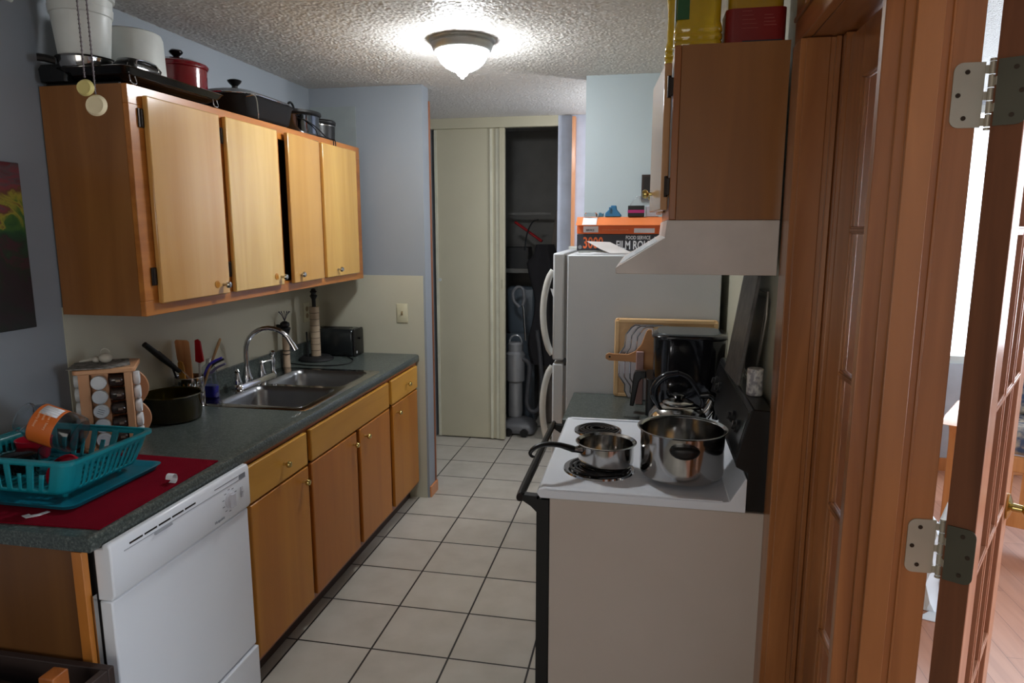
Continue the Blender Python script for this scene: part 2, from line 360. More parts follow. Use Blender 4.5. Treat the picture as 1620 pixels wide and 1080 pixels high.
# bright daylight beyond sheer curtains in the living room windows
def window(nm, x0, x1, y0, y1, z0, z1, axis):
    fr = MB(); t = .05
    if axis == 'Y':
        fr.box(x0, x1, y0+.02, y0+.08, z0, z0+t); fr.box(x0, x1, y0+.02, y0+.08, z1-t, z1); fr.box(x0, x0+t, y0+.02, y0+.08, z0+t, z1-t); fr.box(x1-t, x1, y0+.02, y0+.08, z0+t, z1-t)
        fr.box((x0+x1)/2-.025, (x0+x1)/2+.025, y0+.02, y0+.08, z0+t, z1-t)
    else:
        fr.box(x0+.02, x0+.08, y0, y1, z0, z0+t); fr.box(x0+.02, x0+.08, y0, y1, z1-t, z1); fr.box(x0+.02, x0+.08, y0, y0+t, z0+t, z1-t); fr.box(x0+.02, x0+.08, y1-t, y1, z0+t, z1-t)
        fr.box(x0+.02, x0+.08, (y0+y1)/2-.025, (y0+y1)/2+.025, z0+t, z1-t)
    o = struct(nm, fr, M_wplast)
    s = MB()
    if axis == 'Y': s.box(x0+.01, x1-.01, y0+.084, y0+.092, z0+.01, z1-.01)
    else: s.box(x0+.084, x0+.092, y0+.01, y1-.01, z0+.01, z1-.01)
    m = bpy.data.materials.get('daylit_sky') or bpy.data.materials.new('daylit_sky')
    m.use_nodes = True; nt = m.node_tree
    if 'Emission' not in nt.nodes:
        nt.nodes.clear(); e = nt.nodes.new('ShaderNodeEmission'); e.name = 'Emission'; e.inputs[0].default_value = (.82, .90, 1, 1); e.inputs[1].default_value = 2.
        g = nt.nodes.new('ShaderNodeOutputMaterial'); nt.links.new(e.outputs[0], g.inputs[0])
    struct('daylight_pane', s, m, o)
window('window_1', 1.35, 3.8, 5.0, 5.1, .75, 2.43, 'Y')
window('window_2', 4.5, 4.6, -.6, 2.4, .8, 2.3, 'X')
# cream laminate sheets on the walls
b = MB(); b.box(XL, XL+.004, 1.985, YE, .99, 1.385); struct('trim_1', b, M_cream)
b = MB(); b.box(XL+.004, -1.275, YE-.005, YE, 0, 1.376); struct('trim_2', b, M_cream)
b = MB(); b.box(XL+.004, -1.662, YE-.005, YE, 1.3765, 2.346); struct('trim_3', b, mat('grey_cream_laminate', (150, 158, 158), .4))
M_orange = wood('orange_casing_wood', (196, 122, 70), (220, 150, 98), 'Z', 1., .35, .3)
b = MB(); b.box(-1.262, -1.25, YE+.003, YE+.14, 0, .07); struct('baseboard_end', b, M_orange, bevel=.003)
b = MB(); b.box(-1.262, -1.255, YE+.115, YE+.13, .07, 2.38); struct('trim_4', b, wood('dark_casing_wood', (128, 78, 52), (150, 96, 68), 'Z', 1., .45, .1))  # strip in a darker brown copy of the orange casing wood
b = MB(); b.box(-.53, -.506, YCL-.06, YCL, 0, 2.435); struct('trim_5', b, M_orange)
b = MB(); b.box(1.0, 4.5, 4.988, 5.0, 0, .09); struct('baseboard_living', b, M_oak)
# ---- closet front: header board, jamb, sliding door
b = MB(); b.box(-1.6, -.637, YCL-.02, YCL+.03, 2.38, ZC); struct('trim_6', b, M_creamdoor)
b = MB(); b.box(-1.575, -1.075, YCL+.015, YCL+.05, .01, 2.38); d = struct('door_1', b, M_creamdoor, bevel=.002)
b = MB(); b.box(-1.575, -1.555, YCL+.008, YCL+.014, .01, 2.375); b.box(-1.145, -1.128, YCL+.005, YCL+.0145, .01, 2.375); b.box(-1.10, -1.075, YCL+.006, YCL+.0145, .01, 2.375); struct('edge_moulding', b, mat('cream_edge_paint', (222, 218, 196), .4), d)
b = MB(); b.box(-1.075, -1.035, YCL-.005, YCL+.05, .01, 2.38); struct('door_frame', b, M_creamdoor, d, bevel=.004)
b = MB(); b.box(-1.058, -1.046, YCL-.008, YCL-.0052, 1.2, 1.27); struct('finger_pull', b, mat('pale_plate', (176, 170, 146), .4), d)
b = MB(); b.cyl((-1.545, YCL+.012, 1.26), .012, .006, '-Y'); struct('door_bumper', b, M_wplast, d)

# ------------------------------------------------------------------ knob & hinge helpers
def knob(parent, x, y, z, axis='X', m=None, r=.0125, backplate=True):
    k = MB(); k.lathe([(0, 0), (.006, 0), (.0045, .012), (r, .018), (r*1.08, .024), (r*.8, .031), (0, .033)], (x, y, z), axis, 20)
    o = part('knob', k, m or M_brass, parent)
    if backplate:
        k = MB(); k.lathe([(0, 0), (.019, 0), (.019, .0025), (0, .0025)], (x, y, z), axis, 20)
    return o
def hinge(parent, x, y, z, s=1, h=.06):
    k = MB(); k.box(x, x+.004*s, y-.012, y+.012, z-h/2, z+h/2); k.cyl((x+.004*s, y, z-h*.45), .004, h*.9, 'Z', 10)
    return part('hinge', k, M_hinge, parent, .001)

# ------------------------------------------------------------------ wall cabinet, left
y0, y1, z0, z1 = 1.985, 3.79, 1.362, 2.105; xf = -1.62
cab = thing('wall_cabinet', 'long honey-varnished maple wall cabinet with four doors above the sink counter', 'cabinet', (XL+.005, 1.985, z0))
b = MB(); b.box(XL+.006, xf-.02, y0, y0+.018, z0, z1); b.box(XL+.006, xf-.02, y1-.018, y1, z0, z1); b.box(XL+.006, xf-.02, y0+.018, y1-.018, z0, z0+.018); b.box(XL+.006, xf-.02, y0+.018, y1-.018, z1-.018, z1); b.box(XL+.006, XL+.012, y0+.018, y1-.018, z0+.018, z1-.018)
part('carcass', b, M_cside, cab)
b = MB(); ds = [(2.045, 2.435), (2.475, 2.855), (2.925, 3.255), (3.29, 3.70)]
b.box(xf-.02, xf, y0, y1, z1-.06, z1); b.box(xf-.02, xf, y0, y1, z0, z0+.05)
for a, c in ((y0, 2.06), (2.42, 2.49), (2.84, 2.895), (3.24, 3.305), (3.69, y1)): b.box(xf-.02, xf, a, c, z0+.05, z1-.06)
part('face_frame', b, M_ctrim, cab, .0015)
dw_cols = [((200, 146, 76), (224, 178, 108)), ((206, 160, 84), (230, 190, 114)), ((170, 112, 50), (228, 182, 104)), ((186, 136, 62), (220, 174, 92))]
for i, (a, c) in enumerate(ds):
    b = MB(); b.box(xf+.001, xf+.02, a, c, z0+.038, z1-.028)
    if i == 2: b.rot(list(b.bm.verts), rad(2), 'Z', Vector((xf, c, 0)))
    w = wood('door_maple_%s' % 'abcd'[i], dw_cols[i][0], dw_cols[i][1], 'Z', .42+.05*i, .16, .6, [.7, .5, 1.5, .8][i], off=3*i)
    dr = part('door', b, w, cab, .004, label=['broadest, left-hand door', 'palest and glossiest door', 'streaky door standing slightly ajar', 'right-hand door'][i])
    ky = (c-.045, c-.03, a+.07, a+.12)[i]; kz = z0+.075
    knob(dr, xf+.02, ky, kz, 'X', mat('pale_nickel', (200, 196, 186), .18, 1))
    if i < 2:
        k = MB(); k.cyl((xf+.0202, ky-.038, kz+.004), .0145, .0012, 'X', 20); part('amber_spot', k, mat('amber_spot_tone', (196, 130, 50), .3), dr)  # amber disc on the door face beside the knob
    hy = a-.012 if i < 2 else c+.012
    if i < 2:
        for hz in (z0+.13, z1-.10): hinge(dr, xf+.001, hy, hz)

# ------------------------------------------------------------------ base cabinet, left
xb = -1.328
base = thing('base_cabinet', 'low honey-wood sink cabinet with brass knobs along the tiled floor', 'cabinet', (-1.6, 2.012, 0))
b = MB(); b.box(XL+.006, xb-.02, 2.012, 2.028, .1, .862); b.box(XL+.006, xb-.02, 3.825, 3.843, .1, .862); b.box(XL+.006, xb-.02, 2.028, 3.825, .1, .118); part('carcass', b, M_cside, base)
b = MB(); b.box(-1.40, -1.385, 2.012, 3.843, 0, .1); part('toe_kick', b, M_kick, base)
b = MB(); b.box(xb-.02, xb, 2.012, 3.843, .1, .135); b.box(xb-.02, xb, 2.012, 3.843, .845, .862); b.box(xb-.02, xb, 2.012, 3.843, .695, .72)
for a, c in ((2.012, 2.035), (2.425, 2.495), (2.90, 2.97), (3.33, 3.41), (3.80, 3.843)): b.box(xb-.02, xb, a, c, .135, .845)
part('face_frame', b, wood('base_frame_wood', (130, 68, 30), (160, 92, 46), 'Y', 1, .35, .3), base)
bd = [(2.022, 2.438), (2.468, 2.915), (2.955, 3.345), (3.395, 3.80)]
bc = [((174, 106, 24), (194, 128, 36)), ((168, 98, 22), (188, 116, 32)), ((164, 96, 22), (182, 112, 32)), ((170, 104, 22), (188, 122, 32))]
for i, (a, c) in enumerate(bd):
    b = MB(); b.box(xb+.001, xb+.02, a, c, .128, .704)
    dr = part('door', b, wood('base_door_wood_%s' % 'abcd'[i], bc[i][0], bc[i][1], 'Z', .5, .42, .1, .5, off=i*2), base, .004)
    knob(dr, xb+.02, (c-.05, c-.045, a+.055, a+.055)[i], .655, 'X')
    if i < 2:
        for hz in (.22, .61): hinge(dr, xb+.001, a-.012, hz)
for i, (a, c, ks) in enumerate(((2.022, 2.438, 1), (2.472, 3.345, 0), (3.385, 3.81, 1))):
    b = MB(); b.box(xb+.001, xb+.02, a, c, .712, .845)
    dr = part('drawer', b, wood('drawer_wood_%s' % 'abc'[i], (180, 124, 34), (206, 150, 54), 'Y', .5, .42, .1, .5, off=i), base, .004, label=(None, 'wide false front below the sink', None)[i])
    if ks: knob(dr, xb+.02, (a+c)/2+.02, .778, 'X')

# ------------------------------------------------------------------ countertop with sink cut-out
ct = MB(); N0 = 1.345; E0 = YE-.006
nose = [(-1.375, ZT), (-1.325, ZT), (-1.316, ZT-.003), (-1.311, ZT-.012), (-1.311, ZT-.034), (-1.315, ZT-.04), (-1.375, ZT-.04)]
ct.prism(nose, 'XZ', N0, E0)
ct.box(XL+.001, -1.375, N0, 2.545, ZT-.04, ZT); ct.box(XL+.001, -1.375, 3.325, E0, ZT-.04, ZT); ct.box(XL+.001, -1.905, 2.545, 3.325, ZT-.04, ZT)
ct.box(XL+.001, XL+.02, N0, E0, ZT, ZT+.09)
solo('countertop', 'dark green speckled laminate countertop along the left wall', 'countertop', ct, M_counter, (XL+.3, N0, ZT-.04))
# sink
snk = thing('kitchen_sink', 'double-bowl stainless steel sink set into the dark green counter', 'sink', (-1.63, 2.93, ZT-.16))
b = MB(); bm = b.bm
outer = [bm.verts.new(p) for p in rrect(-1.635, 2.936, .285, .405, .03, ZT+.0035, 5)]
h1 = rrect(-1.60, 2.745, .205, .175, .05, ZT+.0035, 5); h2 = rrect(-1.60, 3.127, .205, .175, .05, ZT+.0035, 5)
es = []
def loopedges(vs):
    for i in range(len(vs)): es.append(bm.edges.new((vs[i], vs[(i+1) % len(vs)])))
loopedges(outer); H = []
for h in (h1, h2):
    vs = [bm.verts.new(p) for p in h]; loopedges(vs); H.append(vs)
bmesh.ops.triangle_fill(bm, edges=es, use_beauty=True)
lo = [bm.verts.new((v.co.x*1.0 + (v.co.x+1.635)*.012, v.co.y + (v.co.y-2.936)*.012, ZT+.0008)) for v in outer]
for i in range(len(outer)): bm.faces.new((outer[i], outer[(i+1) % len(outer)], lo[(i+1) % len(outer)], lo[i]))
part('rim', b, M_steel, snk, sharp=60)
for (cy, vs) in ((2.745, 0), (3.127, 1)):
    b = MB(); L_ = []
    for hx, hy, r, z in ((.205, .175, .05, ZT+.0035), (.199, .169, .05, ZT-.002), (.192, .162, .05, ZT-.02), (.186, .156, .055, ZT-.13), (.165, .135, .05, ZT-.152), (.05, .04, .03, ZT-.158)): L_.append(rrect(-1.60, cy, hx, hy, r, z, 5))
    b.loft(L_, False, True); bo = part('basin', b, M_sink, snk, sharp=75)
    b = MB(); b.lathe([(0, .001), (.03, .001), (.042, .003), (.044, 0)], (-1.60, cy, ZT-.158), 'Z', 24); part('drain', b, M_chrome, bo)
# faucet
fx = -1.868
fc = thing('kitchen_faucet', 'chrome gooseneck faucet with lever handles and side sprayer behind the sink', 'faucet', (fx, 2.96, ZT+.004))
b = MB(); b.loft([rrect(fx, 2.99, .03, .17, .025, ZT+.0036), rrect(fx, 2.99, .028, .168, .025, ZT+.014), rrect(fx, 2.99, .022, .162, .02, ZT+.02)]); part('base_plate', b, M_chrome, fc)
b = MB(); b.lathe([(0, 0), (.026, 0), (.027, .012), (.018, .04), (.014, .06), (.0125, .075), (0, .075)], (fx, 2.93, ZT+.018)); part('spout_base', b, M_chrome, fc)
pts = [(fx, 2.93, ZT+.05), (fx, 2.93, ZT+.14)] + [(fx+.118-.118*cos(a), 2.93+.03*(1-cos(a))/2, ZT+.16+.118*sin(a)) for a in [pi*k/14 for k in range(15)]][0:12]
lx, ly, lz = pts[-1]; pts.append((lx+.022, ly+.003, lz-.04))
b = MB(); b.tube(pts, [.0115]*(len(pts)-1)+[.0125], 14); part('spout', b, M_chrome, fc)
b = MB(); b.tube([(lx+.018, ly+.002, lz-.03), (lx+.034, ly+.004, lz-.062)], [.014, .0155], 14); part('aerator', b, M_chrome, fc)
for hy, s in ((2.85, -1), (3.06, 1)):
    b = MB(); b.lathe([(0, 0), (.02, 0), (.021, .008), (.014, .03), (.011, .048), (.008, .056), (.011, .064), (.007, .074), (0, .076)], (fx, hy, ZT+.018), 'Z', 24)
    b.tube([(fx, hy, ZT+.082), (fx+.02, hy+s*.03, ZT+.088), (fx+.03, hy+s*.055, ZT+.09)], [.005, .0045, .006], 10)
    part('lever_handle', b, M_chrome, fc)
b = MB(); b.lathe([(0, 0), (.018, 0), (.016, .01), (.011, .018), (.012, .05), (.016, .075), (.010, .088), (.011, .094), (.016, .102), (.0155, .116), (.008, .124), (0, .125)], (fx, 3.165, ZT+.0036), 'Z', 24); part('side_sprayer', b, M_chrome, fc)

# ------------------------------------------------------------------ dishwasher and end panel
dwx = -1.285
dw = thing('dishwasher', 'white built-in dishwasher under the near end of the dark counter', 'dishwasher', (-1.6, 1.39, 0))
b = MB(); b.box(XL+.03, -1.335, 1.385, 1.985, .1, .86); part('tub', b, mat('dark_tub_metal', (60, 60, 64), .5), dw)
b = MB(); b.prism([(-1.334, .72), (-1.334, .862), (-1.309, .862), (-1.309, .872), (dwx-.006, .872), (dwx, .862), (dwx, .735), (dwx-.01, .72)], 'XZ', 1.375, 1.99); cp = part('control_panel', b, M_white, dw, .004)
b = MB(); b.box(-1.334, dwx-.012, 1.378, 1.987, .215, .717); part('door', b, M_white, dw, .004)
b = MB(); b.box(-1.334, dwx-.004, 1.378, 1.987, .06, .208); part('toe_panel', b, M_white, dw, .003)
b = MB()
for k in range(5): b.box(dwx-.001, dwx+.0006, 1.44+k*.055, 1.44+k*.055+.048, .846, .851)
part('vent_slots', b, M_black, cp)
b = MB(); b.box(dwx-.001, dwx+.0012, 1.42, 1.93, .836, .8385); b.box(dwx-.001, dwx+.004, 1.53, 1.60, .829, .835); part('latch_rib', b, mat('grey_white_plastic', (180, 184, 192), .4), cp)
b = MB(); b.box(dwx-.001, dwx+.001, 1.93, 1.965, .836, .853); b.box(dwx-.001, dwx+.0009, 1.80, 1.925, .850, .8525); part('status_lens', b, mat('grey_lens', (140, 146, 156), .3), cp)
b = MB(); b.lathe([(0, 0), (.026, 0), (.025, .006), (.022, .008), (0, .008)], (dwx, 1.875, .79), 'X', 28); b.loft([[(dwx+x, 1.875+yy, .79+zz) for yy, zz in ((-w, -.021), (w, -.021), (w, .021), (-w, .021))] for x, w in ((.007, .010), (.018, .007))]); part('timer_knob', b, mat('dial_plastic', (206, 206, 214), .3), cp)
b = MB(); b.box(dwx-.001, dwx+.003, 1.935, 1.945, .775, .81); b.box(dwx-.001, dwx+.007, 1.936, 1.944, .790, .798); part('rocker_switch', b, mat('dial_plastic', (206, 206, 214), .3), cp)
M_ink = mat('grey_ink', (120, 126, 138), .5)
b = MB()
for k in range(9):
    a = pi*.15 + k*pi*.19; b.box(dwx-.0005, dwx+.0006, 1.875+.036*cos(a)-.005, 1.875+.036*cos(a)+.005, .79+.036*sin(a)-.0012, .79+.036*sin(a)+.0012)
part('dial_marks', b, M_ink, cp)
text('brand_lettering', 'Hotpoint', .013, (dwx+.0006, 1.79, .742), (0, 1, 0), (0, 0, 1), M_ink, cp, 1.05, .0003)
ep = thing('cabinet_end_panel', 'brown plywood end panel beside the dishwasher, below the counter end', 'panel', (-1.65, 1.36, 0))
b = MB(); b.box(XL+.01, -1.372, 1.35, 1.366, 0, .862); part('plywood_sheet', b, wood('dark_plywood', (96, 58, 24), (116, 74, 32), 'Z', .5, .5, .1), ep)
b = MB(); b.box(-1.371, -1.342, 1.346, 1.366, 0, .862); part('edge_strip', b, wood('orange_edge_wood', (176, 104, 36), (196, 122, 50), 'Z', .8, .4, .2), ep, .001)
b = MB(); b.box(-1.338, -1.334, 1.36, 1.372, .1, .74); part('metal_trim', b, M_steel, ep)

# ------------------------------------------------------------------ painting, switches
pnt = solo('canvas_painting', 'dark abstract canvas painting with red, yellow and green on the left wall', 'painting', MB(), None, (XL+.012, 1.63, 1.595)) if 0 else None
b = MB(); b.box(-.0115, .0115, -.225, .225, -.258, .258)
solo('canvas_painting', 'dark abstract canvas painting with red, yellow and green on the left wall', 'painting', b, painting_mat(), (XL+.0125, 1.635, 1.595), .003, L=True)
def plate(nm, label, cat, loc, face, outlet):
    t = thing(nm, label, cat, loc, {'-Y': 0, 'X': pi/2}[face])
    b = MB(); b.loft([[(x*s, y, z*s2) for x, z in ((-.035, -.057), (.035, -.057), (.035, .057), (-.035, .057))] for s, s2, y in ((1, 1, 0), (1, 1, -.004), (.92, .95, -.006))])
    part('cover_plate', b, mat('ivory_plastic', (206, 200, 170), .4), t, L=True)
    b = MB()
    if outlet:
        for z in (-.02, .02): b.cyl((0, -.006, z), .015, .0015, '-Y', 20)
        for z in (-.02, .02):
            b.box(-.006, -.004, -.0085, -.006, z-.004, z+.006); b.box(.004, .006, -.0085, -.006, z-.004, z+.006)
    else:
        b.box(-.005, .005, -.007, -.006, -.012, .012); b.box(-.0035, .0035, -.016, -.006, 0, .008)
    part('receptacle' if outlet else 'toggle', b, mat('brown_slot' if not outlet else 'ivory_socket', (150, 130, 96), .5), t, L=True)
plate('light_switch', 'ivory toggle light switch on the cream end wall', 'light switch', (-1.408, YE-.0055, 1.152), '-Y', False)
plate('wall_outlet', 'ivory outlet on the cream backsplash behind the paper towel stand', 'outlet', (XL+.0045, 3.69, 1.165), 'X', True)

# ------------------------------------------------------------------ ceiling lamp
cl = thing('ceiling_lamp', 'flush ceiling lamp with nickel rim and glowing pointed glass bowl', 'ceiling lamp', (-.80, 3.02, ZC))
b = MB(); b.lathe([(0, 0), (.155, 0), (.162, -.006), (.158, -.012), (.146, -.016), (.15, -.024), (.142, -.044), (.132, -.05), (.122, -.046), (.122, -.02), (0, -.02)], (-.80, 3.02, ZC), 'Z', 64, None, .89); part('rim', b, mat('brushed_nickel', (176, 176, 172), .35, .7), cl)
dome = mat('lit_frosted_glass', (255, 255, 255), .3)
nt = dome.node_tree; nt.nodes.clear(); e = nt.nodes.new('ShaderNodeEmission'); e.inputs[0].default_value = (.93, .97, 1, 1); e.inputs[1].default_value = 52; g = nt.nodes.new('ShaderNodeOutputMaterial'); nt.links.new(e.outputs[0], g.inputs[0])
b = MB(); b.lathe([(.121, -.03), (.125, -.050), (.120, -.072), (.106, -.094), (.084, -.112), (.056, -.126), (.036, -.132), (.028, -.138), (.022, -.148), (.010, -.153), (.007, -.160), (0, -.162)], (-.80, 3.02, ZC), 'Z', 64, None, .89); part('glass_bowl', b, dome, cl)

# ------------------------------------------------------------------ ceiling fan near the camera
fan = thing('ceiling_fan', 'ceiling fan at upper left with white glass shades and hanging pull chains', 'ceiling fan', (-.95, .80, ZC))
fcx, fcy = -.95, .80
b = MB(); b.lathe([(0, 0), (.07, 0), (.06, -.04), (.013, -.05), (.013, -.1), (.1, -.11), (.12, -.14), (.12, -.2), (.09, -.23), (.05, -.24), (.045, -.29), (.02, -.31), (0, -.31)], (fcx, fcy, ZC), 'Z', 40); part('motor_housing', b, M_wplast, fan)
for k in range(5):
    a = rad(20+72*k); b = MB(); v = b.loft([[(r, s*w, z) for s, z in ((-1, .004), (1, -.006), (1, -.001), (-1, .009))] for r, w in ((.1, .03), (.16, .045), (.3, .06), (.56, .07), (.6, .06))])
    b.xf(v, Matrix.Translation((fcx, fcy, ZC-.17)) @ Matrix.Rotation(a, 4, 'Z')); part('blade', b, M_wplast, fan, .002)
for (tx, ty, tz) in ((-1.165, 1.15, 2.066), (-.893, 1.18, 2.062)):
    d = Vector((tx-fcx, ty-fcy, tz-(ZC-.25))); p0 = Vector((fcx, fcy, ZC-.25))
    b = MB(); b.tube([p0, p0+d*.45+Vector((0, 0, .05))], .008, 8); arm = part('lamp_arm', b, M_wplast, fan)
    z = d.normalized(); x = z.cross(Vector((0, 0, 1))).normalized(); y = z.cross(x); R = Matrix((x, y, z)).transposed()
    b = MB(); b.lathe([(0, .16), (.004, .156), (.014, .135), (.04, .09), (.045, .06), (.035, .02), (.02, 0), (0, 0)], Vector((tx, ty, tz))-z*.16, mtx=R, seg=24); part('glass_shade', b, mat('frosted_white_glass', (220, 232, 226), .35), fan)
for (cx, cy, zb, m, nm, rr, hz) in ((-.802, .90, 1.868, mat('yellowed_disc', (206, 190, 120), .5), 'round_fob', .0145, 1.853), (-.791, .905, 1.846, mat('cream_disc', (226, 212, 176), .5), 'oval_fob', .0185, 1.829)):
    b = MB(); zz = ZC-.31; n = int((zz-zb)/.006)
    b.tube([(fcx+.02+(cx-fcx-.02)*min(1, k/6), fcy+(cy-fcy)*min(1, k/6), zz+.04-(zz+.04-zb)*k/40) for k in range(41)], .0011, 6)
    for k in range(n): 
        if zb+k*.006 < 2.02: b.ball((cx, cy, zb+k*.006), .0017, 6)
    ch = part('pull_chain', b, mat('chain_metal', (84, 74, 74), .4, .6), fan)
    b = MB(); v = b.lathe([(0, -.004), (rr*.8, -.004), (rr, 0), (rr*.8, .004), (rr*.5, .003), (0, .005)], (cx, cy, hz), '-Y', 24); b.rot(v, rad(20), 'Y', Vector((cx, cy, hz)))
    for q in v: q.co.z = hz + (q.co.z-hz)*.82
    part(nm, b, m, ch)

# ------------------------------------------------------------------ things on top of the left wall cabinet (top at 2.105)
ZK = 2.1052
gr = thing('griddle', 'long flat black electric griddle lying along the cabinet top edge', 'griddle', (-1.72, 2.3, ZK))
b = MB(); b.loft([rrect(-1.73, 2.225, hx, hy, .03, z) for hx, hy, z in ((.09, .22, ZK+.012), (.12, .25, ZK+.03), (.128, .262, ZK+.045), (.133, .267, ZK+.048), (.128, .262, ZK+.051), (.118, .25, ZK+.041))]); part('plate', b, M_blackg, gr, sharp=50)
for k, yy in enumerate((2.01, 2.44)):
    b = MB(); b.tube([(-1.618, yy-.012, ZK+.032), (-1.612, yy-.012, ZK+.004), (-1.612, yy+.012, ZK+.004), (-1.618, yy+.012, ZK+.032)], .002, 8); part('wire_foot', b, M_chrome, gr)
b = MB(); b.loft([rrect(-1.875, 2.0, hx, .03, .01, z) for hx, z in ((.05, ZK+.01), (.055, ZK+.05), (.045, ZK+.062))]); part('handle', b, M_black, gr)
b = MB(); b.box(-1.93, -1.66, 2.0, 2.5, ZK, ZK+.010)
solo('baking_tray', 'thin dark baking tray lying under the black griddle', 'tray', b, M_blackm, (-1.79, 2.3, ZK), .003)
st = thing('saucepan', 'small stainless pan below the white pail on the cabinet top', 'pan', (-1.80, 2.06, ZK+.052))
b = MB(); b.lathe([(0, 0), (.076, 0), (.08, .006), (.083, .032), (.088, .036), (.085, .038), (.079, .034), (.076, .01), (0, .006)], (-1.805, 2.04, ZK+.052)); part('body', b, M_steel, st)
b = MB(); b.tube([(-1.865, 1.98, ZK+.075), (-1.885, 1.96, ZK+.08), (-1.90, 1.945, ZK+.08)], .012, 8); part('handle', b, M_black, st)
pl = thing('pail', 'white plastic pail with flared double rim, tallest thing on the cabinet', 'pail', (-1.80, 2.05, ZK+.0905))
b = MB(); b.lathe([(0, 0), (0.0693, 0), (0.0747, .006), (0.0862, .125), (0.0901, .127), (0.0924, .15), (0.0901, .152), (0.0916, .175), (0.0986, .178), (0.0993, .186), (0.0924, .188), (0.0878, .17), (0.0824, .10), (0.0724, .01), (0, .006)], (-1.80, 2.03, ZK+.0905), seg=56); part('bucket_body', b, M_wplast, pl)
b = MB(); b.lathe([(0.0909, 0), (0.1009, 0), (0.1016, .006), (0.0932, .007)], (-1.80, 2.03, ZK+.0905+.1885), seg=56); part('rim_ring', b, M_wplast, pl)
wc = thing('crock', 'plain white upturned crock beside the pail on the cabinet', 'crock', (-1.83, 2.36, ZK+.052))
b = MB(); b.lathe([(0, 0), (.112, 0), (.116, .004), (.111, .158), (.106, .174), (.096, .179), (0, .18)], (-1.828, 2.27, ZK+.052), seg=56); part('crock_body', b, M_wplast, wc)
b = MB(); b.loft([rrect(-1.665, 2.10, hx, hy, .02, z) for hx, hy, z in ((.035, .075, ZK+.052), (.038, .08, ZK+.07), (.03, .065, ZK+.088), (.012, .03, ZK+.094))])
w = thing('sandwich_press', 'small glossy black appliance with a chrome hoop before the white crock', 'appliance', (-1.665, 2.215, ZK+.052)); part('lid', b, M_blackg, w, sharp=60)
b = MB(); b.tube([(-1.627, 2.045, ZK+.056), (-1.63, 2.06, ZK+.085), (-1.63, 2.14, ZK+.085), (-1.627, 2.155, ZK+.056)], .0025, 8); part('hoop', b, M_chrome, w)
rp = thing('stock_pot', 'deep red enamel stock pot with lid and chrome-capped knob', 'pot', (-1.82, 2.575, ZK+.0105))
M_redpot = mat('red_enamel', (116, 12, 24), .12, coat=.6)
b = MB(); b.lathe([(0, 0), (.098, 0), (.106, .008), (.108, .105), (.112, .109), (.112, .113), (.1, .113), (.1, .01), (0, .006)], (-1.818, 2.512, ZK+.052), seg=56); part('pot_body', b, M_redpot, rp)
b = MB(); b.lathe([(.113, .113), (.115, .118), (.112, .124), (.08, .138), (.03, .146), (0, .147), (0, .14), (.1, .116)], (-1.818, 2.512, ZK+.052), seg=56); ld = part('lid', b, M_redpot, rp)
b = MB(); b.lathe([(0, .146), (.016, .146), (.011, .156), (.024, .168), (.026, .173), (.02, .177), (0, .178)], (-1.818, 2.512, ZK+.052), seg=28); part('lid_knob', b, M_blackg, ld)
b = MB(); b.lathe([(0, 0), (.024, 0), (.022, .004), (0, .005)], (-1.818, 2.512, ZK+.052+.1752), seg=28); part('knob_cap', b, M_chrome, ld)
ro = thing('electric_skillet', 'black oval electric skillet with glass lid and black knob on the cabinet', 'skillet', (-1.75, 2.93, ZK))
b = MB(); c0 = (-1.755, 2.885)
b.loft([rrect(c0[0], c0[1], hx, hy, r, z, 10) for hx, hy, r, z in ((.10, .20, .09, ZK+.004), (.118, .225, .10, ZK+.02), (.138, .242, .13, ZK+.088), (.146, .25, .14, ZK+.094), (.14, .244, .13, ZK+.096), (.128, .23, .12, ZK+.09))]); part('pan_body', b, M_blackm, ro, sharp=70)
b = MB(); b.loft([rrect(c0[0], c0[1], hx, hy, r, z, 10) for hx, hy, r, z in ((.136, .24, .125, ZK+.0965), (.125, .238, .12, ZK+.112), (.09, .19, .08, ZK+.125), (.03, .06, .03, ZK+.132))], False); ld = part('glass_lid', b, mat('smoked_lid_glass', (150, 156, 160), .05, trans=.6, alpha=.7), ro, sharp=80)
b = MB(); b.tube(rrect(c0[0], c0[1], .140, .243, .13, ZK+.100, 10), .0035, 8, True); part('lid_rim', b, M_chrome, ld)
b = MB(); b.lathe([(0, 0), (.022, 0), (.014, .006), (.012, .02), (.026, .034), (.03, .042), (.022, .046), (0, .047)], (c0[0], 2.80, ZK+.131), seg=28); part('lid_knob', b, M_black, ld)
b = MB(); b.tube([(c0[0]+.115, 2.695, ZK+.086), (c0[0]+.15, 2.705, ZK+.088), (c0[0]+.147, 2.725, ZK+.03), (c0[0]+.142, 2.735, ZK+.004)], .0032, 8); part('wire_leg', b, M_chrome, ro)
b = MB(); b.loft([rrect(c0[0], 3.147, .05, .011, .008, z) for z in (ZK+.06, ZK+.098)]); part('side_handle', b, M_black, ro, label='black flared end handle')
s1 = thing('slow_cooker', 'chrome and black slow cooker with looped lid handle near the cabinet far end', 'slow cooker', (-1.78, 3.41, ZK))
b = MB(); b.lathe([(0, 0), (.12, 0), (.132, .006), (.135, .012), (.137, .098), (.14, .102), (.13, .104), (0, .1)], (-1.78, 3.325, ZK), seg=56); part('housing', b, mat('mirror_chrome', (120, 124, 130), .05, 1), s1)
b = MB(); b.lathe([(.1375, 0), (.14, 0), (.14, .014), (.1375, .014)], (-1.78, 3.325, ZK), seg=56); part('base_band', b, M_black, s1)
b = MB(); b.lathe([(.142, .1045), (.148, .112), (.146, .124), (.10, .132), (0, .136), (0, .1045)], (-1.78, 3.325, ZK), seg=56); ld = part('lid', b, M_black, s1)
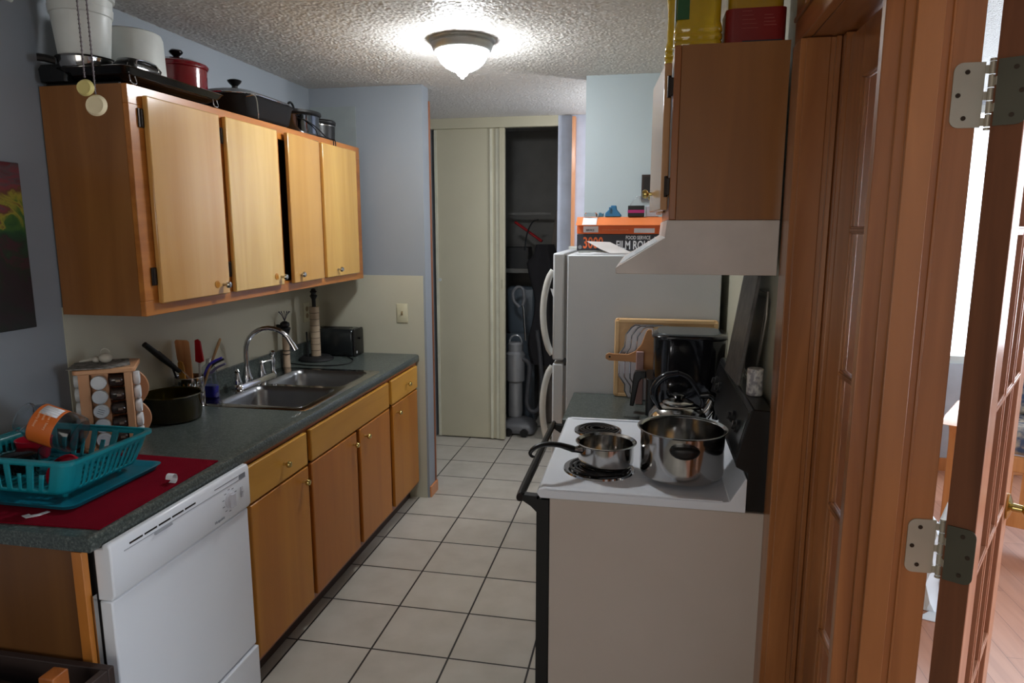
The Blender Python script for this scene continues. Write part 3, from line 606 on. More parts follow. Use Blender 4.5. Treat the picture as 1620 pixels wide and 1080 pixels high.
b = MB(); b.tube(arc((-1.78, 3.325, ZK+.132), .036, 0, pi, 14, 'YZ', .042), .006, 10); part('lid_handle', b, M_black, ld)
s2 = thing('deep_fryer', 'small black ribbed pot at the far end of the cabinet top', 'pot', (-1.78, 3.64, ZK))
b = MB(); b.lathe([(0, 0), (.088, 0), (.094, .004), (.097, .095), (.101, .099), (.103, .112), (.098, .12), (.06, .124), (0, .124)], (-1.77, 3.58, ZK), seg=48); part('pot_body', b, M_black, s2)
b = MB(); b.lathe([(.096, 0), (.099, .001), (.099, .005), (.096, .006)], (-1.77, 3.58, ZK+.088), seg=48); part('metal_band', b, M_steel, s2)
b = MB(); b.tube([(-1.68, 3.20, ZK+.078), (-1.65, 3.22, ZK+.07), (-1.632, 3.30, ZK+.045), (-1.628, 3.38, ZK+.015), (-1.622, 3.43, ZK+.006), (-1.605, 3.43, ZK-.004), (-1.603, 3.425, ZK-.045)], .003, 8)
b.tube([(-1.625, 3.29, ZK+.006), (-1.625, 3.35, ZK+.006), (-1.623, 3.445, ZK+.006), (-1.6055, 3.45, ZK-.002), (-1.603, 3.452, ZK-.042)], .003, 8)
part('power_cord', b, M_black, s1)

# ------------------------------------------------------------------ things on the left counter
# mat
b = MB(); b.prism([(-1.93, 1.362), (-1.322, 1.388), (-1.338, 1.905), (-1.93, 1.915)], 'XY', ZT+.0003, ZT+.004)
dm = solo('drying_mat', 'dark red ribbed drying mat under the teal dish rack', 'mat', b, M_red, (-1.6, 1.65, ZT+.0003))
b = MB(); ca = [(-1.352, 1.70+.012*sin(a), ZT+.018-.014*cos(a)) for a in [pi*.1*k for k in range(16)]]
for p, q in zip(ca, ca[1:]): b.loft([[(p[0]-.011, p[1], p[2]), (p[0]+.011, p[1], p[2]), (p[0]+.011, p[1], p[2]+.0006), (p[0]-.011, p[1], p[2]+.0006)], [(q[0]-.011, q[1], q[2]), (q[0]+.011, q[1], q[2]), (q[0]+.011, q[1], q[2]+.0006), (q[0]-.011, q[1], q[2]+.0006)]])
part('care_label', b, M_paper, dm, label='curled white care label')
b = MB(); b.prism([(-1.58, 1.415), (-1.556, 1.405), (-1.535, 1.425), (-1.528, 1.452), (-1.54, 1.455), (-1.548, 1.435), (-1.56, 1.424), (-1.572, 1.43)], 'XY', ZT+.0042, ZT+.005)
part('care_label', b, M_paper, dm, label='second white care label at the near edge')
# tray
b = MB(); b.loft([rrect(-1.70, 1.635, hx, hy, .03, z) for hx, hy, z in ((.20, .15, ZT+.0045), (.225, .172, ZT+.007), (.232, .180, ZT+.020), (.236, .184, ZT+.021), (.228, .176, ZT+.021), (.218, .166, ZT+.0095))])
solo('drip_tray', 'flat teal drip tray on the dark red mat', 'tray', b, M_teald, (-1.7, 1.645, ZT+.0045), sharp=60)
# dish rack
rk = thing('dish_rack', 'teal plastic slotted dish rack standing on its drip tray', 'dish rack', (-1.725, 1.675, ZT+.01))
cx, cy = -1.70, 1.64
def rk_loop(t, z):   # t 0 bottom .. 1 top
    hx = .165+.025*t; hy = .125+.03*t
    return hx, hy
def perim(hx, hy, r, s):  # point on rounded rectangle from arclength-like parameter s in 0..4 (side index + fraction)
    side = int(s) % 4; f = s-int(s)
    cs = [((hx, -hy+r), (hx, hy-r)), ((hx-r, hy), (-hx+r, hy)), ((-hx, hy-r), (-hx, -hy+r)), ((-hx+r, -hy), (hx-r, -hy))]
    cc = [(hx-r, hy-r, 0), (-hx+r, hy-r, pi/2), (-hx+r, -hy+r, pi), (hx-r, -hy+r, 3*pi/2)]
    if f < .86:
        g = f/.86; (ax, ay), (bx, by) = cs[side]; return ax+(bx-ax)*g, ay+(by-ay)*g
    g = (f-.86)/.14; X, Y, a0 = cc[side]; a = a0+g*pi/2
    return X+r*cos(a), Y+r*sin(a)
b = MB(); bm = b.bm; NS = 100; levels = [0, .12, .2, .45, .6, .72, .86, 1.]
grid = []
for t in levels:
    hx, hy = .17+.03*t**.8, .14+.02*t**.8; z = ZT+.031+.092*t; cyt = cy+.015*t
    grid.append([bm.verts.new((cx+p[0], cyt+p[1], z)) for p in (perim(hx, hy, .03, 4*k/(NS*4)*1. if 0 else s_) for s_ in [i/NS for i in range(4*NS)])])
for li in range(len(levels)-1):
    for i in range(4*NS):
        side = i//NS; f = (i % NS)/NS; hole = False
        if side in (0, 2):
            if 1 <= li <= 4 and .03 < f < .85 and int(f*100/3.6) % 2 == 0: hole = True
        else:
            if .04 < f < .82:
                g = ((f-.04)/.78*4) % 1
                if .14 < g < .86 and 1 <= li <= 5:
                    hole = True
                    if .42 < g < .60 and li <= 3: hole = False
        if not hole: bm.faces.new((grid[li][i], grid[li][(i+1) % (4*NS)], grid[li+1][(i+1) % (4*NS)], grid[li+1][i]))
part('basket', b, M_teal, rk, solid=.0032, sharp=60)
b = MB(); b.loft([rrect(cx, cy+.015, hx, hy, .035, z, 8) for hx, hy, z in ((.198, .158, ZT+.1225), (.206, .166, ZT+.1235), (.207, .167, ZT+.119), (.210, .170, ZT+.119), (.210, .170, ZT+.126), (.197, .157, ZT+.1265))], False, False); part('rim', b, M_teal, rk, solid=.0015, sharp=60)
b = MB()
for k in range(12): b.box(cx-.16+k*.028, cx-.16+k*.028+.010, cy-.12, cy+.12, ZT+.030, ZT+.0335)
for k in range(4): b.box(cx-.162, cx+.162, cy-.12+k*.077, cy-.12+k*.077+.009, ZT+.028, ZT+.0325)
part('floor_grid', b, M_teal, rk)
for sx in (-1, 1):
    for sy in (-1, 1):
        b = MB(); b.cyl((cx+sx*.135, cy+sy*.10, ZT+.0097), .007, .0195, 'Z', 12, .009); part('foot', b, M_teal, rk)
# dishes inside the rack
jar = thing('plastic_jar', 'clear plastic jar with orange label lying on top of the dish rack', 'jar', (-1.62, 1.60, ZT+.15))
ax = Vector((.93, .18, -.34)).normalized(); yy = ax.cross(Vector((0, 0, 1))).normalized(); xx = yy.cross(ax); RJ = Matrix((xx, yy, ax)).transposed(); c = Vector((-1.755, 1.615, ZT+.208))
b = MB(); b.lathe([(.040, 0), (.043, .002), (.043, .006), (.040, .008), (.040, .018), (.048, .03), (.055, .045), (.056, .05), (.056, .15), (.053, .162), (.045, .168), (.02, .165), (0, .164)], c, mtx=RJ, seg=40); part('jar_wall', b, M_clear, jar, solid=.0016)
b = MB(); v = b.lathe([(.0568, .05), (.0570, .052), (.0570, .118), (.0568, .12)], c, mtx=RJ, seg=40)
inv = RJ.inverted(); M_or = mat('orange_label', (214, 106, 34), .5)
toC0 = (Vector((0, 0, 1.65))-c).normalized(); bad = [f for f in b.bm.faces if (RJ @ Vector(((inv @ (f.calc_center_median()-c)).x, (inv @ (f.calc_center_median()-c)).y, 0))).normalized().dot(toC0) < .12]; bmesh.ops.delete(b.bm, geom=bad, context='FACES'); lb = part('label_wrap', b, M_or, jar, solid=.0004)
def onjar(l, ang, r=.0578): return c + RJ @ Vector((r*cos(ang), r*sin(ang), l))
b = MB()
for k in range(5):
    a0, a1 = rad(-2+k*8), rad(-2+k*8+8)
    b.bm.faces.new([b.bm.verts.new(onjar(l, a)) for l, a in ((.06, a0), (.112, a0), (.112, a1), (.06, a1))])
part('barcode_panel', b, M_paper, lb, solid=.0003)
toC = Vector((0, 0, 1.65))-c; aC = inv @ toC; angC = math.atan2(aC.y, aC.x)
for k, s_ in enumerate(('Quality Baked', 'Goods', 'Since 1 Bakery')):
    a = angC - rad(14)*(1 if 1 else 0) + 0; l = .066+k*.015
    p = onjar(l, angC-rad(30) if yy.y < 0 else angC-rad(30), .0582); tang = (onjar(l, angC+.01)-onjar(l, angC-.01)).normalized()
    # lettering follows the curve closely enough: short words on three rows
    p = onjar(l, angC-rad(2), .0583)
    text('label_lettering', s_, .010, p-tang*.028+ (RJ @ Vector((cos(angC), sin(angC), 0)))*.003, tang, -ax if tang.cross(-ax).dot(toC) > 0 else ax, mat('pale_orange_ink', (236, 190, 150), .5), lb, .8, .0002)
b = MB(); b.lathe([(0, 0), (.046, 0), (.05, .004), (.05, .014), (.046, .018), (.044, .014), (.044, .006), (0, .004)], (-1.615, 1.60, ZT+.055), mtx=Matrix.Rotation(rad(50), 3, 'X'), seg=36)
solo('red_dish', 'glossy red shallow plastic dish in the dish rack below the jar', 'dish', b, mat('red_plastic', (178, 20, 44), .25), (-1.60, 1.60, ZT+.03))  # a shallow red lid propped in the rack
b = MB(); b.lathe([(0, .0), (.03, .0), (.034, .006), (.040, .07), (.042, .07), (.037, .003), (.03, -.003), (0, -.003)], (-1.705, 1.63, ZT+.038), mtx=Matrix.Rotation(rad(24), 3, 'Y'), seg=36)
solo('glass_tumbler', 'clear tumbler standing in the dish rack behind its front slots', 'glass', b, M_clear, (-1.66, 1.63, ZT+.03))
b = MB(); b.lathe([(0, 0), (.045, 0), (.05, .004), (.05, .05), (.044, .055), (.03, .058), (0, .058)], (-1.81, 1.63, ZT+.036), seg=36)
solo('black_container', 'black glossy lidded container in the left part of the dish rack', 'container', b, M_blackg, (-1.785, 1.63, ZT+.03))
b = MB(); b.lathe([(0, 0), (.03, 0), (.038, .01), (.048, .07), (.05, .071), (.05, .073), (.044, .072), (.034, .012), (0, .005)], (-1.83, 1.71, ZT+.036), seg=36)
solo('red_cup', 'dark red plastic cup at the back left of the dish rack', 'cup', b, mat('red_plastic', (178, 20, 44), .25), (-1.83, 1.71, ZT+.036))

# spice carousel
sc = thing('spice_carousel', 'revolving wooden spice rack with white-lidded jars beside the dish rack', 'spice rack', (-1.79, 2.065, ZT))
M_bam = wood('pale_rubberwood', (192, 136, 96), (214, 164, 122), 'Z', 1., .45, .1)
sx, sy = -1.80, 2.085; hs = .066; TOPZ = ZT+.285
b = MB(); b.loft([rrect(sx, sy, .09, .09, .03, ZT+.0005), rrect(sx, sy, .09, .09, .03, ZT+.014)]); part('base_board', b, M_bam, sc, .002)
b = MB(); b.loft([rrect(sx, sy, .092, .092, .015, TOPZ-.016), rrect(sx, sy, .092, .092, .015, TOPZ)]); part('top_board', b, M_bam, sc, .003)
b = MB(); hw = .078
b.box(sx-hw, sx-.045, sy-hw, sy-hw+.012, ZT+.0145, TOPZ-.0165); b.box(sx-hw, sx-hw+.012, sy-hw+.012, sy+hw, ZT+.0145, TOPZ-.0165)
for px_ in (-.045, .008, .072-.012+.012):
    pass
b.box(sx-.045, sx+.008, sy-hw+.014, sy-hw+.024, ZT+.0145, TOPZ-.0165)
b.box(sx+.056, sx+.078, sy-hw, sy-hw+.012, ZT+.0145, TOPZ-.0165); b.box(sx+.066, sx+.078, sy-hw+.012, sy+.02, ZT+.0145, TOPZ-.0165); b.box(sx-.045, sx+.066, sy+.066, sy+.078, ZT+.0145, TOPZ-.0165)
part('panels', b, M_bam, sc, .001)
b = MB()
wav = [(.088+.030*abs(sin(pi*(z-.02)/.113))**.7, z) for z in [.02+.008*k for k in range(29)]]
b.prism([(sx+.0785, ZT+.02)]+[(sx+r, ZT+z) for r, z in wav]+[(sx+.0785, ZT+.244)], 'XZ', sy+.03, sy+.044)
part('scalloped_panel', b, M_bam, sc, .002)
M_lid = mat('white_jar_lid', (226, 230, 234), .35); M_spice = mat('spice_in_glass', (62, 46, 34), .12, coat=.5)
def spice(lx_, ly_, lz_, direction, label, grp):
    t = thing('spice_jar', label, 'spice jar', (lx_, ly_, lz_), 0, grp)
    ax_ = {'-Y': '-Y', 'X': 'X', '-X': '-X'}[direction]
    b = MB(); b.lathe([(0, -.06), (.017, -.06), (.020, -.057), (.020, -.008), (.018, -.004), (0, -.004)], (0, 0, 0), ax_, 24); part('glass', b, M_spice, t, L=True)
    b = MB(); b.lathe([(0, -.003), (.0225, -.003), (.0235, 0), (.0235, .012), (.022, .0145), (.019, .0152), (.018, .0142), (0, .0142)], (0, 0, 0), ax_, 32); l = part('lid', b, M_lid, t, L=True)
    return t
order = ['topmost', 'second from the top', 'third from the top', 'fourth from the top', 'lowest']
for k in range(5):
    z = TOPZ-.046-.049*k
    t = spice(sx-.018, sy-.079, z, '-Y', 'white-lidded spice jar in the front column of the spice rack, ' + order[k], 'spice jars facing the camera')
    if k == 2:
        for q in range(3): 
            b = MB(); b.box(-.010, .010, -.0158, -.0153, -.008+q*.007, -.0065+q*.007); b.rot(list(b.bm.verts), rad(25), 'Y', Vector((0, 0, 0))); part('lid_note', b, M_ink, [c_ for c_ in t.children if c_.name.startswith('lid')][0], L=True)
    spice(sx+.083, sy-.03, z-.002, 'X', 'white-lidded spice jar on the right side of the spice rack, ' + order[k], 'spice jars on the right side')
    spice(sx-.083, sy-.02, z, '-X', 'shaded spice jar on the left side of the spice rack, ' + order[k], 'spice jars on the left side')
M_dglass = mat('brown_spice_glass', (58, 44, 38), .15, coat=.6)
for k in range(5):
    z = TOPZ-.046-.049*k; t = thing('spice_bottle', 'dark spice bottle lying in the open bay of the rack, ' + order[k], 'spice bottle', (sx+.032, sy-.055, z), 0, 'bottles in the open bay')
    b = MB(); b.lathe([(0, -.022), (.018, -.022), (.021, -.018), (.021, .016), (.018, .02), (0, .02)], (0, 0, 0), 'X', 24); part('glass', b, M_dglass, t, L=True)
    b = MB(); b.box(-.002, .012, -.0222, -.0216, -.004, .004); part('sticker', b, mat('kraft_sticker', (140, 124, 108), .6), t, L=True)
b = MB(); v = b.prism([(sx-.105, sy-.10), (sx+.02, sy-.094), (sx+.075, sy-.05), (sx+.06, sy+.06), (sx-.03, sy+.07), (sx-.10, sy+.03)], 'XY', TOPZ+.0008, TOPZ+.004)
for q in v: q.co.z += .004*abs(sin(q.co.x*60))
solo('folded_cloth', 'grey printed paper napkin lying on top of the spice rack', 'napkin', b, mat('grey_newsprint', (150, 146, 140), .8, vary=(60, .05, (98, 96, 92))), (sx, sy, TOPZ+.0008))
b = MB(); b.ball((sx+.0, sy-.02, TOPZ+.026), .021, 18, .78); b.ball((sx-.03, sy-.01, TOPZ+.021), .013, 14, .8)
b.tube([(sx-.03, sy, TOPZ+.024), (sx-.055, sy+.004, TOPZ+.018), (sx-.082, sy+.006, TOPZ+.014)], [.008, .005, .003], 8); b.tube(arc((sx+.0, sy-.02, TOPZ+.044), .014, 0, pi, 10), .0016, 6)
solo('garlic_bulb', 'whitish garlic bulb with dry stem on top of the spice rack', 'garlic', b, mat('garlic_skin', (196, 190, 176), .6), (sx, sy, TOPZ+.01))

RS = Matrix.Translation((-1.806, 2.003, 0)) @ Matrix.Rotation(rad(34), 4, 'Z') @ Matrix.Translation((-sx, -sy, 0))
for o in [o for o in COL.objects if o.parent is None and (o.name.startswith('spice_') or o.name.startswith('folded_cloth') or o.name.startswith('garlic_bulb'))]:
    o.location = RS @ o.location; o.rotation_euler = (0, 0, rad(34))

# amber bowl
b = MB(); M_amb = mat('dark_amber_glass', (70, 60, 18), .04, trans=.7, coat=.5, ior=1.45)
b.lathe([(0, 0), (.092, 0), (.102, .006), (.106, .03), (.108, .098), (.111, .103), (.108, .107), (.104, .103), (.101, .03), (.096, .012), (0, .006)], (-1.816, 2.325, ZT+.0005), seg=64)
solo('glass_bowl', 'dark amber straight-sided glass bowl on the counter', 'bowl', b, M_amb, (-1.816, 2.325, ZT+.0005))
# utensil holder
ux, uy = -1.865, 2.53
uh = thing('utensil_holder', 'perforated stainless utensil holder behind the amber bowl', 'utensil holder', (ux, uy, ZT))
b = MB(); bm = b.bm; SEG = 72; zs = [0, .012, .03]+[.045+.011*k for k in range(8)]+[.128, .13]; gr_ = [[bm.verts.new((ux-.004+.057*cos(2*pi*k/SEG), uy-.022+.057*sin(2*pi*k/SEG), ZT+.0005+z)) for k in range(SEG)] for z in zs]
for li in range(len(zs)-1):
    for k in range(SEG):
        if 2 <= li <= 9 and li % 2 == 0 and (k+(1 if li % 4 else 0)*2) % 4 == 0: continue
        bm.faces.new((gr_[li][k], gr_[li][(k+1) % SEG], gr_[li+1][(k+1) % SEG], gr_[li+1][k]))
bm.faces.new(gr_[0][::-1]); part('cup', b, M_steel, uh, solid=.0012, sharp=60)
b = MB(); b.tube(arc((ux-.004, uy-.022, ZT+.131), .057, 0, 2*pi, 40, 'XY')[:-1], .002, 8, True); part('rolled_rim', b, M_steel, uh)
def spat(nm, label, cat, m, base, tip, head, hm=None):
    return None
wk = thing('whisk', 'wire whisk with black handle leaning left out of the utensil holder', 'whisk', (ux-.02, uy, ZT+.01))
b = MB(); b.tube([(-1.885, 2.47, ZT+.16), (-1.90, 2.40, ZT+.225), (-1.915, 2.32, ZT+.298)], [.009, .013, .011], 12); part('handle', b, M_blackm, wk)
b = MB()
for k in range(6):
    a = pi*k/6
    b.tube([(-1.895+.028*sin(t*pi)*cos(a)+.03*t, 2.49+.02*t+.028*sin(t*pi)*sin(a), ZT+.165-.125*t+.0) for t in [q/12 for q in range(13)]], .0012, 6)
part('wire_loops', b, M_chrome, wk)
b = MB(); b.tube([(-1.895, 2.50, ZT+.03), (-1.91, 2.455, ZT+.20)], .004, 8); b.tube([(-1.91, 2.455, ZT+.20), (-1.935, 2.42, ZT+.25)], [.012, .01], 10, flat=.5)
solo('black_ladle', 'black slotted kitchen tool next to the whisk handle', 'ladle', b, M_black, (-1.895, 2.5, ZT+.03))
b = MB(); b.prism([(-1.89, ZT+.01), (-1.875, ZT+.01), (-1.862, ZT+.13), (-1.865, ZT+.20), (-1.868, ZT+.275), (-1.878, ZT+.283), (-1.93, ZT+.283), (-1.936, ZT+.276), (-1.93, ZT+.20), (-1.905, ZT+.13)], 'XZ', uy-.01, uy-.004)
solo('wooden_turner', 'broad flat pale wooden turner upright in the utensil holder', 'spatula', b, wood('pale_spatula_wood', (196, 128, 78), (222, 166, 112), 'Z', 1.5, .5, .1), (-1.885, uy, ZT+.01), .002)
b = MB(); b.prism([(-1.905, ZT+.01), (-1.895, ZT+.01), (-1.884, ZT+.12), (-1.885, ZT+.17), (-1.892, ZT+.192), (-1.905, ZT+.197), (-1.916, ZT+.19), (-1.914, ZT+.15)], 'XZ', uy-.028, uy-.022)
solo('wooden_spoon', 'short yellow wooden spoon in front of the turner', 'spoon', b, wood('yellow_spoon_wood', (206, 142, 52), (228, 170, 76), 'Z', 1.5, .45, .2), (-1.9, uy-.025, ZT+.01), .002)
rs = thing('rubber_scraper', 'red-headed scraper with clear handle in the utensil holder', 'spatula', (-1.86, uy+.012, ZT+.01))
b = MB(); b.prism([(-1.862, ZT+.188), (-1.858, ZT+.28), (-1.845, ZT+.285), (-1.832, ZT+.275), (-1.822, ZT+.19), (-1.842, ZT+.182)], 'XZ', uy+.014, uy+.022); part('blade', b, mat('red_silicone', (176, 14, 26), .4), rs, .002)
b = MB(); b.tube([(-1.842, uy+.018, ZT+.182), (-1.845, uy+.016, ZT+.10), (-1.855, uy+.012, ZT+.012)], .006, 8); part('handle', b, mat('frosted_handle', (200, 196, 190), .3), rs)
b = MB(); b.tube([(-1.86, uy+.02, ZT+.012), (-1.815, uy+.03, ZT+.14), (-1.77, uy+.05, ZT+.262), (-1.762, uy+.053, ZT+.285)], [.005, .005, .006, .004], 8)
solo('chopstick_pair', 'slim wooden stick leaning right out of the utensil holder', 'stick', b, wood('stick_wood', (150, 112, 70), (190, 152, 104), 'Z', 1, .5, .1), (-1.86, uy+.02, ZT+.01))
M_bluep = mat('blue_violet_plastic', (52, 40, 170), .3)
for k, (mm, dz, dy, lab) in enumerate(((M_bluep, .0, .0, 'uppermost blue-handled fork'), (M_blackm, -.008, .012, 'black-handled fork just below the blue one'), (mat('grey_violet_plastic', (96, 92, 130), .4), -.03, .02, 'lowest grey-violet handled fork'))):
    b = MB(); b.tube([(-1.868, uy+.01+dy, ZT+.02), (-1.832, uy+.02+dy, ZT+.12), (-1.812, uy+.028+dy, ZT+.165+dz), (-1.79, uy+.035+dy, ZT+.186+dz), (-1.755, uy+.045+dy, ZT+.203+dz)], [.003, .004, .006, .006, .005], 8)
    solo('table_fork', lab + ' leaning right in the utensil holder', 'cutlery', b, mm, (-1.85, uy+.01+dy, ZT+.02))
# dish soap
so = thing('soap_bottle', 'half-empty clear soap bottle with blue liquid beside the sink', 'bottle', (-1.87, 2.655, ZT))
bx, by = -1.885, 2.665
b = MB(); b.loft([rrect(bx, by, hx, hy, min(hx, hy)*.8, ZT+.0005+z) for hx, hy, z in ((.036, .020, 0), (.040, .023, .006), (.040, .023, .055), (.030, .019, .085), (.033, .021, .12), (.026, .018, .14), (.012, .010, .152), (.010, .009, .16))]); part('bottle', b, M_clear, so, sharp=70, solid=.001)
b = MB(); b.loft([rrect(bx, by, hx, hy, min(hx, hy)*.8, ZT+.0015+z) for hx, hy, z in ((.034, .018, .001), (.0385, .0212, .007), (.0385, .0212, .055))]); part('blue_liquid', b, mat('blue_soap', (44, 36, 170), .08, coat=.5), so, sharp=70)
b = MB(); b.cyl((bx, by, ZT+.1612), .0105, .016, 'Z', 16); part('cap', b, M_wplast, so)
text('brand_lettering', 'DUET', .026, (bx+.010, by-.0245, ZT+.138), (0, 0, -1), (1, 0, 0), mat('blue_white_ink', (170, 176, 220), .4), so, .95, .0003)

# brush, paper towel stand, toaster
br = thing('dish_brush', 'dish brush with pale wooden handle and black bristle head behind the faucet', 'brush', (-1.898, 3.34, ZT))
b = MB(); b.lathe([(0, 0), (.02, 0), (.021, .006), (.019, .012), (.018, .16), (.02, .165), (0, .166)], (-1.898, 3.36, ZT+.0005), 'Z', 24); part('wooden_grip', b, wood('birch_wrapped', (150, 128, 106), (186, 164, 140), 'Z', 1, .6, 0), br)
b = MB(); b.lathe([(.019, 0), (.0215, .001), (.0215, .003), (.019, .004)], (-1.898, 3.36, ZT+.09)); b.lathe([(.019, 0), (.0215, .001), (.0215, .003), (.019, .004)], (-1.898, 3.36, ZT+.07)); part('bark_rings', b, M_blackm, br)
b = MB(); b.lathe([(0, 0), (.016, 0), (.024, .03), (.03, .045), (.028, .05), (.016, .052), (.026, .06), (.024, .075), (.010, .085), (0, .086)], (-1.898, 3.36, ZT+.167), 'Z', 24); b.loft([rrect(-1.93, 3.36, .025, .008, .004, ZT+.215), rrect(-1.93, 3.36, .022, .008, .004, ZT+.232)]); part('black_collar', b, M_blackm, br)
b = MB()
for k in range(12):
    a = 2*pi*k/12; b.tube([(-1.898, 3.36, ZT+.25), (-1.898+.014*cos(a), 3.36+.014*sin(a), ZT+.285), (-1.898+.028*cos(a), 3.36+.028*sin(a), ZT+.302)], .0012, 5)
    b.ball((-1.898+.028*cos(a), 3.36+.028*sin(a), ZT+.302), .003, 6)
part('bristle_crown', b, mat('lavender_bristle', (64, 60, 80), .6), br)
tw = thing('paper_towel_stand', 'black turned paper towel stand with a nearly empty striped roll', 'paper towel stand', (-1.835, 3.60, ZT))
tx, ty = -1.838, 3.585
b = MB(); b.lathe([(0, 0), (.095, 0), (.098, .004), (.095, .012), (.085, .018), (.08, .022), (.07, .023), (0, .023)], (tx, ty, ZT+.0005), 'Z', 48); part('base', b, M_blackm, tw)
b = MB(); b.lathe([(0, 0), (.011, 0), (.011, .325), (.016, .335), (.022, .345), (.014, .352), (.013, .36), (.02, .368), (.012, .378), (.014, .384), (0, .388)], (tx, ty, ZT+.024), 'Z', 24); part('turned_post', b, M_blackm, tw)
b = MB(); b.lathe([(.0115, 0), (.0265, 0), (.0265, .282), (.0115, .282)], (tx, ty, ZT+.0245), 'Z', 32); rl = part('roll', b, wood('towel_roll_fibre', (150, 132, 110), (176, 156, 132), 'X', 1, .8, 0), tw, label='striped cardboard-coloured roll')
b = MB()
for k in range(7): b.lathe([(.0264, 0), (.0271, .0005), (.0271, .0022), (.0264, .003)], (tx, ty, ZT+.055+.036*k), 'Z', 32)
part('stripe', b, mat('brown_stripe', (84, 68, 56), .8), rl)
b = MB(); b.tube([(tx-.035, ty-.03, ZT+.0245), (tx-.036, ty-.03, ZT+.05), (tx-.038, ty-.03, ZT+.165)], .005, 10); part('side_rod', b, M_blackm, tw)
to = thing('toaster', 'black two-slot toaster standing in the far counter corner', 'toaster', (-1.78, 3.765, ZT))
b = MB(); b.loft([rrect(-1.79, 3.765, hx, hy, r, z) for hx, hy, r, z in ((.125, .062, .015, ZT+.006), (.13, .066, .018, ZT+.012), (.13, .066, .018, ZT+.14), (.125, .06, .02, ZT+.158), (.118, .054, .02, ZT+.162))]); part('shell', b, mat('dark_chrome_shell', (56, 60, 62), .15, .6), to, sharp=50)
b = MB(); b.loft([rrect(-1.657, 3.765, .006, hy, .004, z, 3) for hy, z in ((.066, ZT+.004), (.066, ZT+.145), (.058, ZT+.162))]); pn = part('end_panel', b, M_black, to, .001)
b = MB(); b.box(-1.6505, -1.638, 3.752, 3.778, ZT+.10, ZT+.108); part('lever', b, M_blackg, pn)
b = MB()
for k in (-.022, .022): b.box(-1.88, -1.70, 3.765+k-.008, 3.765+k+.008, ZT+.1622, ZT+.1632)
part('bread_slot', b, M_blackm, to)
b = MB(); b.box(-1.6509, -1.6502, 3.722, 3.736, ZT+.018, ZT+.032); part('sticker', b, M_paper, pn)
b = MB()
for sx_ in (-.1, .1):
    for sy_ in (-.045, .045): b.cyl((-1.79+sx_, 3.765+sy_, ZT+.0005), .01, .006, 'Z', 12)
part('feet', b, M_black, to)
b = MB(); cp_ = [(-1.72, 3.694, .02), (-1.68, 3.67, .006), (-1.62, 3.60, .004), (-1.60, 3.50, .004), (-1.65, 3.43, .004), (-1.76, 3.405, .004), (-1.86, 3.42, .004), (-1.925, 3.44, .004)]
b.tube([(x, y, ZT+z) for x, y, z in cp_], .0032, 8)
part('power_cord', b, M_black, to)

# crate at the lower left corner
cr = thing('wooden_crate_stand', 'dark wooden bin with an orange-brown post at the lower left, by the end panel', 'bin', (-1.45, 1.16, 0))
M_dk = wood('dark_weathered_wood', (52, 38, 34), (78, 60, 54), 'X', 1, .6, 0)
b = MB(); b.box(-1.80, -1.27, 1.315, 1.335, .05, .575); part('rear_board', b, M_dk, cr, .002)
b = MB(); b.box(-1.29, -1.27, .98, 1.314, .05, .575); part('side_board', b, M_dk, cr, .002)
b = MB(); b.box(-1.80, -1.27, .96, .979, .05, .575); part('front_board', b, M_dk, cr, .002)
b = MB(); b.box(-1.80, -1.78, .98, 1.314, .05, .575); part('side_board', b, M_dk, cr, .002)
b = MB(); b.box(-1.779, -1.291, .98, 1.314, .05, .07); part('bottom_board', b, M_dk, cr)
b = MB(); b.box(-1.34, -1.30, 1.19, 1.235, .071, .632); part('corner_post', b, wood('orange_post_wood', (150, 80, 28), (176, 100, 40), 'Z', 1, .45, .2), cr, .003, label='orange-brown upright post')
for x_ in (-1.78, -1.30):
    for y_ in (.99, 1.3): 
        b = MB(); b.box(x_-.015, x_+.015, y_-.015, y_+.015, 0, .0495); part('leg', b, M_dk, cr)
b = MB(); b.loft([rrect(-1.56, 1.15, .14, .12, .04, z) for z in (.0715, .54)]+[rrect(-1.56, 1.15, .10, .09, .04, .57)]); solo('black_bag', 'black plastic bag bulging inside the dark wooden bin', 'bag', b, mat('black_bag_film', (14, 14, 16), .25, bump=(18, .9, .03)), (-1.56, 1.15, .0715), sharp=80)

# ================================================================== RIGHT SIDE
# ------------------------------------------------------------------ stove
sy0, sy1 = 1.845, 2.605
sv = thing('electric_stove', 'white and black freestanding coil stove with beige side panel', 'stove', (.05, 2.22, 0))
b = MB(); b.box(-.245, .345, sy0, sy1, .03, .888); part('side_panel', b, M_almond, sv, .003)
b = MB(); b.box(-.283, -.246, sy0+.002, sy1-.002, .25, .882); dr = part('oven_door', b, M_blackg, sv, .004)
b = MB(); b.box(-.2832, -.2475, sy0+.001, sy0+.0019, .25, .882); part('door_side_trim', b, M_black, dr)
b = MB(); b.box(-.275, -.246, sy0+.002, sy1-.002, .05, .24); part('storage_drawer', b, M_black, sv, .003)
b = MB(); b.box(-.24, .33, sy0+.02, sy1-.02, 0, .029); part('plinth', b, M_blackm, sv)
b = MB(); b.tube([(-.328, sy0+.02, .884), (-.333, sy0+.06, .886), (-.333, sy1-.06, .886), (-.328, sy1-.02, .884)], [.011]*4, 12, flat=1.3)
b.prism([(-.335, .892), (-.335, .880), (-.30, .858), (-.282, .84), (-.282, .889)], 'XZ', sy0+.004, sy0+.03); b.prism([(-.335, .892), (-.335, .880), (-.30, .858), (-.282, .84), (-.282, .889)], 'XZ', sy1-.03, sy1-.004)
part('door_handle', b, M_black, dr, .001)
